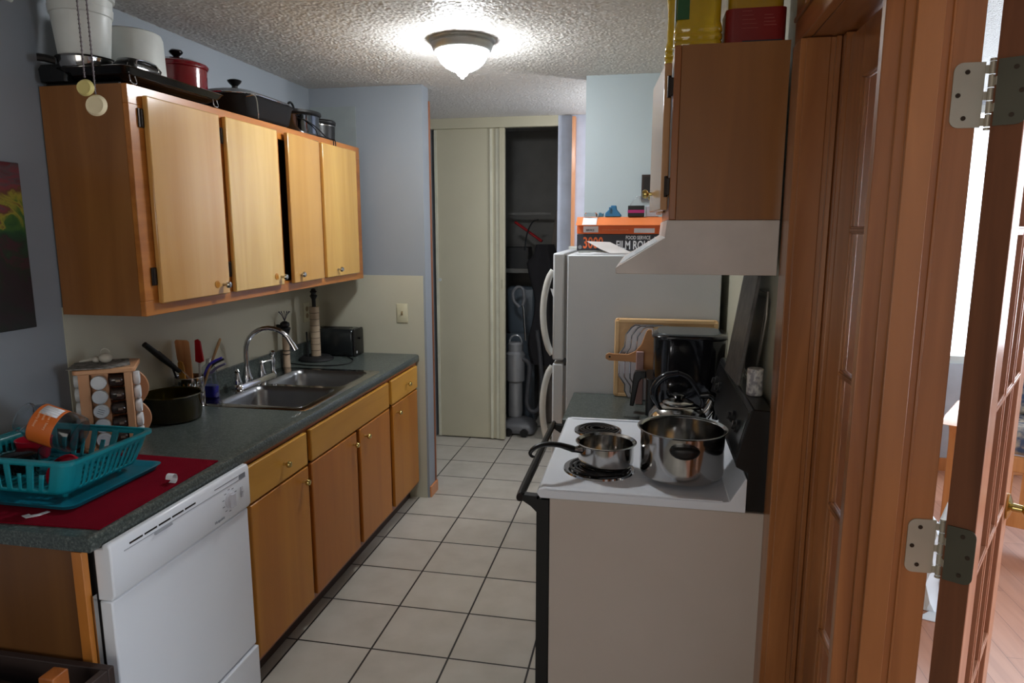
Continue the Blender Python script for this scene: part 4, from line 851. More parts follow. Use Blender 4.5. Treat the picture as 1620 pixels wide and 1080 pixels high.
# cooktop
prof = [(-.272, .889), (-.283, .905), (-.275, .915), (-.262, .9175), (-.250, .914), (.225, .914), (.25, .917), (.288, .985), (.292, .985), (.292, .889)]
b = MB(); b.prism(prof, 'XZ', sy0-.004, sy1+.002); cp = part('cooktop', b, M_white, sv, .003)
for (p, q) in (((sy0-.004), (sy0+.012)), ((sy1-.014), (sy1+.002))):
    b = MB(); b.box(-.262, .232, p, q, .9145, .9185); part('raised_lip', b, M_white, cp, .0015)
def burner(x, y, r, label):
    b = MB(); b.lathe([(r*.2, .001), (r*.8, -.0+.002), (r*.98, .0045), (r*1.03, .006), (r*1.1, .0055), (r*1.13, .0005), (r*.2, .0005)], (x, y, .914), 'Z', 56); d = part('drip_bowl', b, M_chrome, sv, label=label + ' chrome drip bowl')
    b = MB(); b.cyl((x, y, .9146), r*.9, .0012, 'Z', 40); part('bowl_well', b, M_blackg, d)
    turns = 4 if r < .09 else 5; n = 40*turns; r0 = r*.22
    b = MB(); b.tube([(x+(r0+(r*.96-r0)*k/n)*cos(2*pi*turns*k/n), y+(r0+(r*.96-r0)*k/n)*sin(2*pi*turns*k/n), .9245) for k in range(n+1)], .0048, 8, flat=.7); part('coil', b, mat('dark_coil', (26, 24, 26), .35, .3), d)
    b = MB()
    for k in range(3): a = 2*pi*k/3+.3; v = b.box(x, x+r*.95, y-.0015, y+.0015, .9162, .9205); b.rot(v, a, 'Z', Vector((x, y, 0)))
    part('coil_support', b, M_steel, d)
burner(-.118, 2.045, .098, 'near left'); burner(-.148, 2.45, .078, 'far left'); burner(.125, 2.045, .078, 'near right'); burner(.125, 2.45, .098, 'far right')
# backguard
b = MB(); b.prism([(.2925, .893), (.2925, 1.0), (.262, 1.015), (.258, 1.03), (.292, 1.172), (.298, 1.178), (.348, 1.175), (.353, 1.168), (.353, .893)], 'XZ', sy0, sy1); bg = part('backguard', b, M_black, sv, .003)
b = MB(); v = b.box(.2585, .2605, sy0+.012, sy1-.012, 1.04, 1.165)
for q in v: q.co.x = .2590 + (q.co.z-1.035)*.2385 - (.0022 if q.co.x < .2595 else 0)
part('control_glass', b, M_black, bg)
for k, yy in enumerate((sy0+.09, sy0+.19, sy1-.19, sy1-.09)):
    b = MB(); v = b.lathe([(0, 0), (.019, 0), (.018, .008), (.012, .01), (.011, .018), (0, .018)], (0, 0, 0), '-X', 24); b.xf(v, Matrix.Translation((.2735, yy, 1.105)) @ Matrix.Rotation(rad(13), 4, 'Y')); part('control_knob', b, M_blackm, bg)
# ------------------------------------------------------------------ pots
def pot_wall(r, h, t=.003, lip=.006, base=.008):
    return [(0, 0), (r*.93, 0), (r*.97, base*.4), (r, base*1.6), (r, h-.006), (r+lip, h-.002), (r+lip+.001, h), (r+lip*.6, h+.001), (r-t, h-.005), (r-t, base*1.6), (r*.93, base*.8), (0, base*.6)]
bp = thing('stockpot', 'large wide stainless pot with black side grip on the near right burner', 'pot', (.125, 2.045, .9296))
c = (.128, 2.015, .9296)
b = MB(); b.lathe(pot_wall(.122, .142, lip=.009), c, seg=72); pb = part('pot_body', b, M_steel, bp, sharp=50)
for s in (-1, 1):
    b = MB(); cyy = c[1]+s*.1235
    b.loft([[(c[0]+x, cyy+s*y, c[2]+z) for x, z in [(w*cos(a), .112+(.010*sin(a) if sin(a) > 0 else .026*sin(a))*w/.04) for a in [2*pi*k/20 for k in range(20)]]] for w, y in ((.04, -.003), (.042, .012), (.036, .022), (.02, .025))]); part('side_grip', b, M_black, bp, sharp=60)
sp = thing('saucepan', 'small stainless saucepan with black hooked handle on the near left burner', 'pan', (-.1, 2.06, .9296))
c = (-.098, 2.055, .9296)
b = MB(); b.lathe(pot_wall(.085, .072, lip=.008), c, seg=64); part('pan_body', b, M_steel, sp, sharp=50)
hd = Vector((-.86, -.50, 0)).normalized()
b = MB(); p0 = Vector(c)+hd*.086+Vector((0, 0, .055)); b.tube([p0, p0+hd*.018+Vector((0, 0, .002)), p0+hd*.03+Vector((0, 0, .004))], [.015, .012, .012], 12, flat=.8); part('ferrule', b, M_steel, sp)
b = MB(); q = [(0.028, .004), (.05, .012), (.08, .022), (.12, .028), (.15, .026), (.17, .018), (.18, .006), (.174, -.004), (.165, -.006)]
b.tube([p0+hd*u*.92+Vector((0, 0, w)) for u, w in q], [.014, .013, .011, .010, .009, .0085, .007, .006, .004], 12, flat=.75); part('handle', b, M_black, sp)
kt = thing('kettle', 'round stainless kettle with black arched handle on the far right burner', 'kettle', (.125, 2.46, .9296))
c = (.137, 2.46, .9296)
b = MB(); b.lathe([(0, 0), (.095, 0), (.103, .006), (.108, .03), (.102, .062), (.085, .085), (.062, .098), (.052, .101), (0, .101)], c, seg=64); part('kettle_body', b, M_steel, kt, sharp=60)
b = MB(); b.lathe([(0, .1015), (.054, .1015), (.055, .106), (.045, .112), (.02, .116), (0, .117)], c, seg=48); ld = part('lid', b, M_steel, kt)
b = MB(); b.lathe([(0, .117), (.012, .117), (.018, .128), (.024, .133), (.018, .137), (0, .138)], c, seg=28); part('lid_knob', b, M_blackg, ld)
b = MB(); b.tube([(c[0]-.068+.01*0, c[1]-.02, c[2]+.09), (c[0]-.088, c[1]-.022, c[2]+.13), (c[0]-.082, c[1]-.022, c[2]+.17), (c[0]-.05, c[1]-.022, c[2]+.203), (c[0]-.005, c[1]-.02, c[2]+.214)], [.008, .013, .015, .015, .013], 12, flat=.9)
part('handle', b, mat('blue_black_handle', (20, 24, 32), .15), kt)
b = MB(); b.tube([(c[0]-.005, c[1]-.02, c[2]+.216), (c[0]+.03, c[1]-.015, c[2]+.20), (c[0]+.06, c[1]-.01, c[2]+.16), (c[0]+.085, c[1]-.005, c[2]+.115), (c[0]+.08, c[1], c[2]+.085)], .005, 8, flat=1.6); part('handle_bracket', b, mat('dark_bracket', (60, 60, 64), .25, .8), kt)
b = MB(); b.tube([(c[0]+.085, c[1], c[2]+.06), (c[0]+.108, c[1], c[2]+.09), (c[0]+.118, c[1], c[2]+.118)], [.022, .018, .016], 14); spo = part('spout', b, M_steel, kt)
b = MB(); b.tube([(c[0]+.075, c[1]-.01, c[2]+.135), (c[0]+.115, c[1]-.01, c[2]+.136), (c[0]+.135, c[1]-.01, c[2]+.10), (c[0]+.128, c[1]-.01, c[2]+.05)], [.008, .012, .013, .008], 10, flat=1.3); part('spout_lever', b, M_blackg, spo)
# salt shaker
b = MB(); b.lathe([(0, 0), (.021, 0), (.0225, .002), (.0225, .075), (.021, .078), (0, .0785)], (.325, 2.02, 1.1775), 'Z', 32)
sh = solo('salt_shaker', 'white cylindrical shaker with faint floral print on the stove backguard', 'shaker', b, mat('floral_ceramic', (220, 216, 212), .35, vary=(70, .04, (150, 146, 150))), (.325, 2.02, 1.1775))
# leaning boards behind the stove
b = MB(); v = b.box(-.006, .006, -.14, .14, 0, .34); 
b.xf(v, Matrix.Translation((.286, 2.22, 1.1795)) @ Matrix.Rotation(rad(8.5), 4, 'Y') @ Matrix.Rotation(rad(-4), 4, 'X'))
for q in v: q.co.z = max(q.co.z, 1.1795)
solo('stone_board', 'grey stone-patterned board leaning on the wall above the stove backguard', 'board', b, mat('grey_stone', (112, 108, 104), .4, vary=(22, .1, (72, 70, 70))), (.30, 2.22, 1.1795), .003)
b = MB()
b.tube([(.353, 2.06, 1.47), (.350, 2.045, 1.40), (.344, 2.07, 1.30), (.335, 2.12, 1.20), (.334, 2.17, 1.184), (.334, 2.30, 1.184), (.353, 2.34, 1.46)], .0035, 8, True)
b.loft([[(.3345, 2.10, 1.20), (.3345, 2.31, 1.20), (.3362, 2.31, 1.20), (.3362, 2.10, 1.20)], [(.3515, 2.07, 1.45), (.3515, 2.33, 1.45), (.3532, 2.33, 1.45), (.3532, 2.07, 1.45)]])
solo('wire_rimmed_tray', 'thin grey metal tray standing on edge between the stone board and the wall', 'tray', b, mat('dull_metal_tray', (130, 124, 116), .4, .7), (.33, 2.2, 1.181))

# ------------------------------------------------------------------ small counter run between stove and fridge
b = MB(); b.box(-.30, XR-.001, 2.612, 3.068, ZT-.04, ZT); b.box(XR-.02, XR-.001, 2.612, 3.068, ZT, ZT+.09)
solo('worktop', 'short dark green speckled worktop between the stove and fridge', 'countertop', b, M_counter, (0, 2.84, ZT-.04), .003)
bc2 = thing('small_base_cabinet', 'narrow honey-wood base cabinet between the stove and fridge', 'cabinet', (0, 2.84, 0))
b = MB(); b.box(-.27, XR-.01, 2.614, 3.066, .1, ZT-.041); part('carcass', b, M_cside, bc2)
b = MB(); b.box(-.289, -.271, 2.63, 3.05, .13, .70); d = part('door', b, MATS['base_door_wood_a'], bc2, .003); knob(d, -.289, 2.68, .64, '-X')
b = MB(); b.box(-.289, -.271, 2.63, 3.05, .715, .845); d = part('drawer', b, MATS['drawer_wood_a'], bc2, .003); knob(d, -.289, 2.84, .78, '-X')
b = MB(); b.box(-.23, XR-.03, 2.62, 3.06, 0, .099); part('toe_kick', b, M_kick, bc2)

# air fryer
af = thing('air_fryer', 'large glossy black air fryer on the short worktop by the fridge', 'air fryer', (.185, 2.80, ZT))
ax0, ay0 = .185, 2.79
b = MB(); b.loft([rrect(ax0, ay0, hx, hy, r, z, 8) for hx, hy, r, z in ((.125, .115, .06, ZT+.001), (.135, .125, .065, ZT+.01), (.136, .126, .065, ZT+.17), (.138, .128, .066, ZT+.32), (.144, .134, .068, ZT+.325), (.145, .135, .068, ZT+.333), (.140, .130, .068, ZT+.34))]); part('housing', b, mat('dark_gloss_shell', (34, 34, 38), .12, .5, coat=.5), af, sharp=50)
b = MB(); b.loft([rrect(ax0, ay0, hx, hy, .06, z, 8) for hx, hy, z in ((.122, .112, ZT+.3402), (.120, .110, ZT+.3425))]); part('top_panel', b, mat('grey_gloss_panel', (70, 76, 78), .25), af)
b = MB(); b.loft([rrect(ax0-.145, ay0-.01, .016, .10, .012, z, 4) for z in (ZT+.012, ZT+.16)]); dw_ = part('basket_front', b, M_black, af, .002)
b = MB(); b.prism([(ax0-.162, ZT+.195-.02), (ax0-.205, ZT+.195-.02), (ax0-.212, ZT+.16), (ax0-.225, ZT+.03), (ax0-.208, ZT+.028), (ax0-.19, ZT+.13), (ax0-.18, ZT+.145), (ax0-.162, ZT+.147)], 'XZ', ay0-.035, ay0+.005); part('basket_handle', b, M_black, dw_, .004)
# cutting boards & trays leaning on the fridge
b = MB(); v = b.loft([[(p[0], 3.028, p[1]) for p in q] for q in ()]) if 0 else None
bd_ = thing('cutting_board', 'large pale wooden cutting board with grooved rim leaning on the fridge', 'cutting board', (.11, 3.03, ZT))
def yplate(mb, x0, x1, z0, z1, r, ya, yb):
    L0 = [(p[0], ya, p[1]) for p in rrect((x0+x1)/2, (z0+z1)/2, (x1-x0)/2, (z1-z0)/2, r, 0, 5)]; return mb.loft([L0, [(p[0], yb, p[2]) for p in L0]])
b = MB(); yplate(b, -.118, .325, ZT+.001, ZT+.355, .014, 3.050, 3.030); part('board', b, wood('pale_maple_board', (204, 162, 112), (226, 188, 140), 'X', .8, .5, .05), bd_, .003)
b = MB(); 
fr_ = [(-.118, .325, ZT+.001, ZT+.355)]; b.box(-.116, -.098, 3.024, 3.0299, ZT+.012, ZT+.345); b.box(.305, .323, 3.024, 3.0299, ZT+.012, ZT+.345); b.box(-.0979, .3049, 3.024, 3.0299, ZT+.337, ZT+.353); b.box(-.0979, .3049, 3.024, 3.0299, ZT+.003, ZT+.018)
part('raised_rim', b, wood('light_rim_wood', (222, 184, 132), (238, 204, 156), 'X', .8, .5, .05), bd_, .002)
sil = [(-.085, 0.0), (-.10, .03), (-.10, .06), (-.128, .10), (-.128, .20), (-.105, .235), (-.10, .29), (-.075, .325), (-.06, .335), (.06, .335), (.085, .31), (.10, .235), (.128, .20), (.128, .10), (.10, .06), (.10, .03), (.085, .0)]
def sil_s(cx_, s): return [(cx_+x*s, ZT+.006+z*s) for x, z in sil]
M_tray = mat('tarnished_silver', (176, 172, 176), .3, .75)
stry = thing('serving_tray', 'scalloped silver serving tray standing upright, rearmost against the cutting board', 'tray', (.03, 3.0, ZT), 0, 'upright trays before the cutting board')
b = MB(); b.prism(sil_s(.03, .96), 'XZ', 3.0, 3.0025); part('tray_plate', b, M_tray, stry)
b = MB(); b.tube([(x, 3.001, z) for x, z in sil_s(.03, .97)], .0035, 8, True); part('tray_rim', b, M_chrome, stry)
for k, lab in enumerate(('scalloped silver serving tray standing upright, second from the cutting board', 'scalloped silver serving tray standing upright, nearest the paddle board')):
    dup(stry, (.055+.025*k, 2.975-.022*k, ZT), 0, lab)
pb_ = thing('paddle_board', 'wooden paddle board with a hole in its handle beside the air fryer', 'cutting board', (.0, 2.93, ZT))
b = MB(); pp = [(-.135, .182), (-.150, .19), (-.150, .207), (-.137, .216), (-.118, .213), (-.055, .212), (-.025, .226), (.0, .256), (.015, .30), (.022, .318), (.03, .322), (.10, .322), (.10, .012), (.04, .012), (.03, .06), (.015, .15), (-.01, .175), (-.05, .18)]
b.prism([(x, ZT+z) for x, z in pp], 'XZ', 2.932, 2.940); part('board', b, wood('bamboo_board', (176, 120, 70), (198, 144, 92), 'X', .8, .5, .05), pb_, .002)
b = MB(); b.cyl((-.133, 2.9318, ZT+.199), .0045, .001, '-Y', 16); part('hang_hole', b, M_blackm, pb_)
b = MB(); b.tube([(-.06, 2.68, ZT+.004), (-.02, 2.675, ZT+.005), (.0, 2.672, ZT+.008)], [.003, .004, .009], 8, flat=.5)
solo('black_spoon', 'small black spoon lying on the worktop before the air fryer', 'spoon', b, M_black, (-.03, 2.675, ZT+.001))
b = MB(); b.box(-.02, .012, 2.90, 2.918, ZT+.001, ZT+.23)
solo('pink_packet', 'small pinkish packet standing behind the fryer handle by the trays', 'packet', b, mat('pink_grey_packet', (176, 140, 136), .6), (0, 2.91, ZT+.001), .003)

# ------------------------------------------------------------------ fridge
fr = thing('refrigerator', 'white top-freezer refrigerator with curved handles beyond the stove', 'refrigerator', (0, 3.43, 0))
b = MB(); b.box(-.338, .333, 3.075, 3.775, .06, 1.535); part('cabinet_shell', b, M_fridge, fr, .006)
for nm, z0_, z1_ in (('upper_door', 1.052, 1.542), ('lower_door', .10, 1.036)):
    b = MB(); b.box(-.402, -.350, 3.075, 3.775, z0_, z1_); d = part(nm, b, M_fridge, fr, .008)
    b = MB(); b.box(-.3495, -.339, 3.085, 3.765, z0_+.01, z1_-.01); part('door_gasket', b, mat('grey_gasket', (140, 138, 136), .6), d)
    b = MB(); za, zb = (1.075, 1.46) if 'upper' in nm else (.62, 1.015)
    n = 16; pts = [(-.404-.046*sin(pi*k/n)**.6 if 0 < k < n else -.404, 3.105, za+(zb-za)*k/n) for k in range(n+1)]
    b.tube(pts, [.012]+[.011]*(n-1)+[.012], 10, flat=1.4); part('door_handle', b, mat('handle_white', (226, 228, 224), .25), d)
b = MB(); b.box(-.32, .32, 3.09, 3.76, 0, .059); part('base_grille', b, M_blackm, fr)
b = MB(); b.box(-.4, -.30, 3.70, 3.76, 1.543, 1.556); part('hinge_cap', b, M_wplast, fr)
b = MB(); b.prism([(-.4035, 1.31), (-.4035, 1.37), (-.425, 1.375)], 'XZ', 3.16, 3.1615); b.box(-.4036, -.4026, 3.13, 3.22, 1.27, 1.38)
solo('fridge_note', 'white paper note with a curled corner on the upper fridge door', 'note', b, M_paper, (-.404, 3.16, 1.31))
b = MB(); b.box(-.4036, -.4026, 3.24, 3.50, 1.12, 1.40)
solo('fridge_calendar', 'dark patterned sheet stuck on the upper fridge door behind the handle', 'calendar', b, mat('dark_print', (92, 88, 90), .6, vary=(60, .08, (44, 42, 46))), (-.403, 3.35, 1.12))
# boxes on the fridge
ZF = 1.5352
M_obox = mat('orange_carton', (222, 98, 34), .5); M_dbox = mat('charcoal_carton', (48, 48, 56), .5)
b1 = thing('film_roll_box', 'orange and charcoal food film box lettered 3000 on the fridge', 'box', (-.12, 3.36, ZF))
fy = 3.30
b = MB(); b.box(-.318, .085, fy, fy+.11, ZF+.012, ZF+.090); part('carton_lower', b, M_dbox, b1, .002)
b = MB(); b.box(-.3185, .0855, fy-.0006, fy+.1106, ZF+.0905, ZF+.130); part('carton_upper', b, M_obox, b1, .002)
b = MB(); b.prism([(fy-.030, ZF+.1315), (fy+.045, ZF+.1705), (fy+.111, ZF+.1705), (fy+.111, ZF+.1305), (fy+.108, ZF+.1305), (fy+.108, ZF+.168), (fy+.046, ZF+.168), (fy-.028, ZF+.1295)], 'YZ', -.322, .089)
part('open_flap', b, mat('pale_orange_carton', (238, 134, 76), .5), b1, .001)
M_wink = mat('white_ink', (228, 230, 234), .5)
text('lettering', '3000', .074, (-.290, fy-.0008, ZF+.024), (1, 0, 0), (0, 0, 1), mat('orange_ink', (226, 104, 48), .5), b1, .66, .0003, .0014)
text('lettering', 'FOOD SERVICE', .023, (-.088, fy-.0008, ZF+.066), (1, 0, 0), (0, 0, 1), M_wink, b1, .74, .0003, .0004)
text('lettering', 'FILM ROLL', .056, (-.133, fy-.0008, ZF+.020), (1, 0, 0), (0, 0, 1), M_wink, b1, .62, .0003, .001)
for q_ in ((-.288, -.217, fy-.002, fy-.0008, ZF+.098, ZF+.127), (-.05, .045, fy-.0016, fy-.0008, ZF+.096, ZF+.117), (.045, .082, fy-.0014, fy-.0002, ZF+.052, ZF+.078)):
    b = MB(); b.box(*q_); part('white_sticker', b, M_paper, b1)
text('lettering', 'SERVICE', .012, (-.275, fy-.0024, ZF+.104), (1, 0, 0), (0, 0, 1), mat('dark_ink', (50, 50, 60), .6), b1, .9, .0003, .0003)
text('lettering', 'CUTS ALL KINDS / FREEZER SAFE / MICROWAVE SAFE', .0055, (-.20, fy-.0012, ZF+.108), (1, 0, 0), (0, 0, 1), mat('pale_peach_ink', (240, 176, 130), .5), b1, .95, .0002)
b = MB(); b.prism([(fy-.0285, ZF+.1335), (fy+.036, ZF+.1675), (fy+.036, ZF+.1665), (fy-.0285, ZF+.1325)], 'YZ', -.292, -.225); part('white_sticker', b, M_paper, b1)
b = MB(); b.cyl((-.303, fy-.0002, ZF+.028), .009, .0008, '-Y', 24); part('round_emblem', b, mat('grey_seal', (130, 132, 136), .5), b1)
b = MB(); b.box(-.0, .0, 0, 0, 0, 0) if 0 else None
b.box(-.31, .08, fy+.004, fy+.1, ZF, ZF+.0118); solo('flat_tray', 'thin pale tray under the film box on the fridge', 'tray', b, M_wplast, (-.12, 3.36, ZF))
for k, (pts_, dz, lab) in enumerate(((((-.30, 3.12), (-.06, 3.10), (-.05, 3.26), (-.28, 3.28)), .0, 'lowest white envelope lying at the fridge top front'), (((-.22, 3.115), (-.05, 3.13), (-.07, 3.285), (-.25, 3.27)), .003, 'middle white envelope lying before the film box'))):
    b = MB(); v = b.prism(list(pts_), 'XY', ZF+.0005+dz, ZF+.0022+dz); solo('envelope', lab, 'envelope', b, M_paper, (-.15, 3.2, ZF+.0005+dz))
b = MB(); b.loft([[(-.27, 3.285, ZF+.056+e), (-.16, 3.285, ZF+.052+e), (-.10, 3.22, ZF+.020+e), (-.05, 3.14, ZF+.006+e), (-.15, 3.125, ZF+.006+e), (-.20, 3.20, ZF+.022+e)] for e in (0, .0008)])
solo('open_letter', 'bent white sheet curling up in front of the film box', 'paper', b, mat('grey_white_paper', (206, 202, 200), .7), (-.15, 3.2, ZF+.006))
ZB = ZF+.1708
bk = thing('blue_clip', 'blue plastic cone-shaped lid with folded rim on top of the film box', 'funnel', (-.135, 3.36, ZB))
b = MB(); b.prism([(-.19, 0), (-.115, 0), (-.112, .008), (-.135, .035), (-.137, .053), (-.162, .053), (-.165, .040), (-.188, .018)], 'XZ', 3.34, 3.385); b.xf(b.bm.verts, Matrix.Translation((0, 0, ZB+.0003))); part('cone', b, mat('blue_plastic', (34, 112, 160), .35), bk, .003)
b = MB(); b.box(-.171, -.164, 3.335, 3.339, ZB+.02, ZB+.045); part('fold', b, mat('blue_plastic', (34, 112, 160), .35), bk, .001)
b = MB(); b.prism([(-.222, .0), (-.197, 0), (-.197, .018), (-.203, .014), (-.21, .02), (-.219, .02)], 'XZ', 3.345, 3.37); b.xf(b.bm.verts, Matrix.Translation((0, 0, ZB+.0003))); solo('bag_clip', 'small grey-blue clip left of the blue cone on the film box', 'clip', b, mat('slate_blue_plastic', (70, 118, 142), .4), (-.21, 3.36, ZB), .002)
b = MB(); b.loft([rrect(-.257, 3.36, .032, .03, .012, ZB+.0003+z) for z in (0, .012)]+[rrect(-.257, 3.36, .026, .025, .012, ZB+.02)]); solo('deli_tub', 'low clear plastic tub at the left end of the film box top', 'container', b, M_clear, (-.257, 3.36, ZB))
tn = thing('striped_tin', 'black box with a magenta stripe on the film box by the cupboard door', 'tin', (-.04, 3.36, ZB))
b = MB(); b.box(-.082, -.005, 3.335, 3.40, ZB+.0003, ZB+.052); part('tin_body', b, M_black, tn, .003)
b = MB(); b.box(-.0825, -.0045, 3.3345, 3.4005, ZB+.018, ZB+.032); part('stripe', b, mat('magenta_stripe', (168, 30, 110), .4), tn)
b = MB(); b.box(.0, .06, 3.34, 3.40, ZB+.0003, ZB+.05); solo('grey_carton', 'small pale grey carton right of the striped tin', 'box', b, mat('grey_carton', (176, 178, 190), .6), (.03, 3.37, ZB), .002)
b = MB(); b.loft([rrect(.0, 3.37, hx, .028, .012, ZB+z, 5) for hx, z in ((.075, .0525), (.072, .06), (.055, .085), (.045, .098))]); solo('clear_container', 'clear plastic tub lying over the striped tin and grey carton', 'container', b, mat('thin_clear_plastic', (225, 230, 235), .08, trans=.8, alpha=.35), (0, 3.37, ZB+.0525))
pf = thing('picture_frame', 'small dark brown frame hanging on the pale wall above the fridge', 'picture frame', (.03, 3.815, 1.87))
b = MB(); b.box(-.025, .10, 3.806, 3.8195, 1.79, 1.935); part('frame', b, mat('dark_brown_frame', (44, 30, 26), .4), pf, .002)
b = MB(); b.box(-.012, .087, 3.8045, 3.8059, 1.803, 1.922); part('dark_panel', b, mat('dark_panel_black', (18, 14, 14), .3), pf)

# ------------------------------------------------------------------ right wall cabinet and hood
rc = thing('upper_cabinet', 'dark orange-brown wall cabinet above the range hood, doors ajar', 'cabinet', (.2, 2.23, 1.674))
b = MB(); b.box(.078, .336, 1.855, 2.605, 1.674, 2.105); part('carcass', b, M_rcab, rc)
b = MB(); b.box(.06, .0775, 1.855, 2.605, 1.674, 2.105); part('face_frame', b, wood('right_frame_wood', (138, 78, 28), (160, 96, 42), 'Z', 1, .3, .4), rc, .002)
M_rdoor = wood('pale_right_door_wood', (176, 128, 84), (206, 160, 112), 'Z', .8, .25, .5)
for k, (ya, yb) in enumerate(((1.885, 2.215), (2.245, 2.575))):
    b = MB(); v = b.box(.038, .0565, ya, yb, 1.70, 2.07)
    if k == 0: b.rot(v, rad(4.6), 'Z', Vector((.0565, ya, 0)))
    d = part('door', b, M_rdoor, rc, .003, label=('near door standing slightly open', 'far door')[k])
    if k == 0: 
        for hz in (1.76, 2.01):
            h = MB(); h.box(.050, .0598, ya-.014, ya-.001, hz-.022, hz+.022); h.cyl((.05, ya-.010, hz-.027), .0045, .054, 'Z', 10); part('hinge', h, M_hinge, d, .001)
    knob(d, .038-(.018 if k == 0 else 0), (yb-.05, ya+.06)[k], 1.755, '-X')
hdm = mat('hood_warm_lit_white', (214, 204, 196), .35)  # white hood; warm bounce off the wood is put into its colour
hd_ = thing('range_hood', 'white range hood with sloped front above the stove', 'range hood', (.15, 2.23, 1.53))
b = MB(); b.prism([(-.073, 1.532), (-.075, 1.548), (.052, 1.628), (.056, 1.673), (.336, 1.673), (.336, 1.532)], 'XZ', 1.853, 2.607); part('hood_shell', b, hdm, hd_, .002)
b = MB(); v = b.box(0, .12, 1.90, 2.45, 0, .0008); b.xf(v, Matrix.Translation((-.066, 0, 1.5545)) @ Matrix.Rotation(rad(-32.2), 4, 'Y')); part('instruction_sheet', b, mat('printed_white_sheet', (220, 222, 226), .5, vary=(60, .05, (140, 152, 160))), hd_)
b = MB(); b.box(.0, .30, 1.90, 2.56, 1.529, 1.5319); part('grease_filter', b, M_steel, hd_)

# jugs on the right cabinet
ZJ = 2.1052
def jug(x, y, hx, hy, nm, label, m):
    t = thing(nm, label, 'jug', (x, y, ZJ))
    b = MB(); L_ = []
    for s, z in ((.92, .0), (1, .006), (1, .016), (.95, .02), (1, .024), (1, .034), (.95, .038), (1.0, .042), (.98, .054), (.92, .066), (.93, .16), (.98, .18), (1, .20), (.9, .25), (.5, .29), (.26, .30), (.26, .325)): L_.append(rrect(x, y, hx*s, hy*s, .022*s, ZJ+.0003+z, 5))
    b.loft(L_); part('bottle', b, m, t, sharp=70); return t
M_oil = mat('golden_oil', (232, 196, 40), .06, trans=.45, coat=1, ior=1.3); M_oil2 = mat('golden_plastic', (190, 146, 24), .08, trans=.2, coat=.8)
j = jug(.118, 1.945, .060, .055, 'oil_jug', 'ribbed clear jug of golden oil with green label on the right cabinet', M_oil)
b = MB(); b.box(.0605, .063, 1.905, 1.985, ZJ+.07, ZJ+.15); b.box(.064, .094, 1.8915, 1.894, ZJ+.07, ZJ+.15); part('green_label', b, mat('green_label', (30, 84, 40), .4), j)
b = MB(); b.tube([(.150, 1.945, ZJ+.28), (.174, 1.945, ZJ+.25), (.176, 1.945, ZJ+.22), (.170, 1.945, ZJ+.18)], .006, 10); part('grip', b, M_oil, j)
b = MB(); b.cyl((.118, 1.945, ZJ+.3258), .019, .014, 'Z', 20); part('cap', b, mat('green_cap', (20, 90, 40), .4), j)
j = jug(.10, 2.14, .060, .065, 'oil_jug', 'second golden oil jug overhanging the cabinet front, behind the ribbed one', M_oil)
b = MB(); b.cyl((.10, 2.14, ZJ+.3258), .019, .014, 'Z', 20); part('cap', b, mat('green_cap', (20, 90, 40), .4), j)
j = jug(.257, 1.945, .072, .055, 'red_label_jug', 'golden jug wrapped in a big dark red label beside the oil jug', M_oil2)
b = MB(); b.loft([rrect(.257, 1.945, .0732, .0562, .02, ZJ+.006+z, 5) for z in (0, .082)]); part('red_label', b, mat('dark_red_label', (124, 18, 14), .35), j)
b = MB()
for k in range(5): b.box(.222, .262-.004*k, 1.8882, 1.8887, ZJ+.04+.010*k, ZJ+.0412+.010*k)
for k in range(4): b.box(.275, .305-.003*k, 1.8882, 1.8887, ZJ+.045+.008*k, ZJ+.0465+.008*k)
part('label_print', b, mat('faded_red_print', (150, 70, 62), .5), j)
b = MB(); b.box(.225, .32, 1.8880, 1.8886, ZJ+.0065, ZJ+.011); part('dark_band', b, mat('navy_band', (30, 30, 44), .4), j)
b = MB(); b.cyl((.262, 1.945, ZJ+.3258), .019, .014, 'Z', 20); part('cap', b, mat('red_cap', (150, 20, 20), .4), j)
b = MB(); b.lathe([(0, 0), (.036, 0), (.04, .004), (.04, .15), (.03, .19), (.018, .20), (.018, .22), (0, .22)], (.305, 2.06, ZJ+.0003), 'Z', 32); solo('white_bottle', 'white plastic bottle at the wall behind the red-labelled jug', 'bottle', b, mat('blue_white_plastic', (190, 198, 214), .35), (.305, 2.06, ZJ))

# ------------------------------------------------------------------ doorway woodwork between kitchen and living room
YF = 1.762; ZH = 2.085
b = MB()  # far jamb and casing
b.box(.340, XR-.0005, YF, 1.85, 0, ZH); b.box(XR, XR2+.02, YF, 1.859, 0, ZH)
b.box(.352, .405, YF-.006, YF-.0002, 0, ZH-.001); b.box(.428, .475, 1.722, YF-.0003, 0, ZH-.001); b.box(.415, .427, YF-.012, YF-.0002, 0, ZH-.001)
struct('door_jamb_far', b, M_fir, bevel=.002); bpy.data.objects['door_jamb_far'].name = 'trim_7'
b = MB(); b.box(.343, .364, .045, 1.85, ZH+.001, ZH+.055); b.box(.338, .364, .045, 1.85, ZH+.0555, ZH+.066); b.box(.343, .364, 1.762, 1.85, ZH+.0665, ZC); b.box(XR, XR2+.02, .045, 1.86, ZH+.001, ZH+.022)
struct('trim_8', b, M_firx, bevel=.002)
b = MB()  # middle post with stop and rebate
YP = 1.28
b.box(.375, .525, YP, YP+.02, 0, ZH); b.box(.402, .463, YP-.006, YP-.0002, 0, ZH); b.box(.418, .460, YP-.014, YP-.0062, 0, ZH); b.box(.475, .480, YP-.003, YP-.0002, 0, ZH)
struct('trim_9', b, M_fir, bevel=.0025)
b = MB(); b.box(.343, .364, -.05, .04, 0, ZH); b.box(XR, XR2+.02, .0405, .06, 0, ZH); struct('trim_10', b, M_fir)
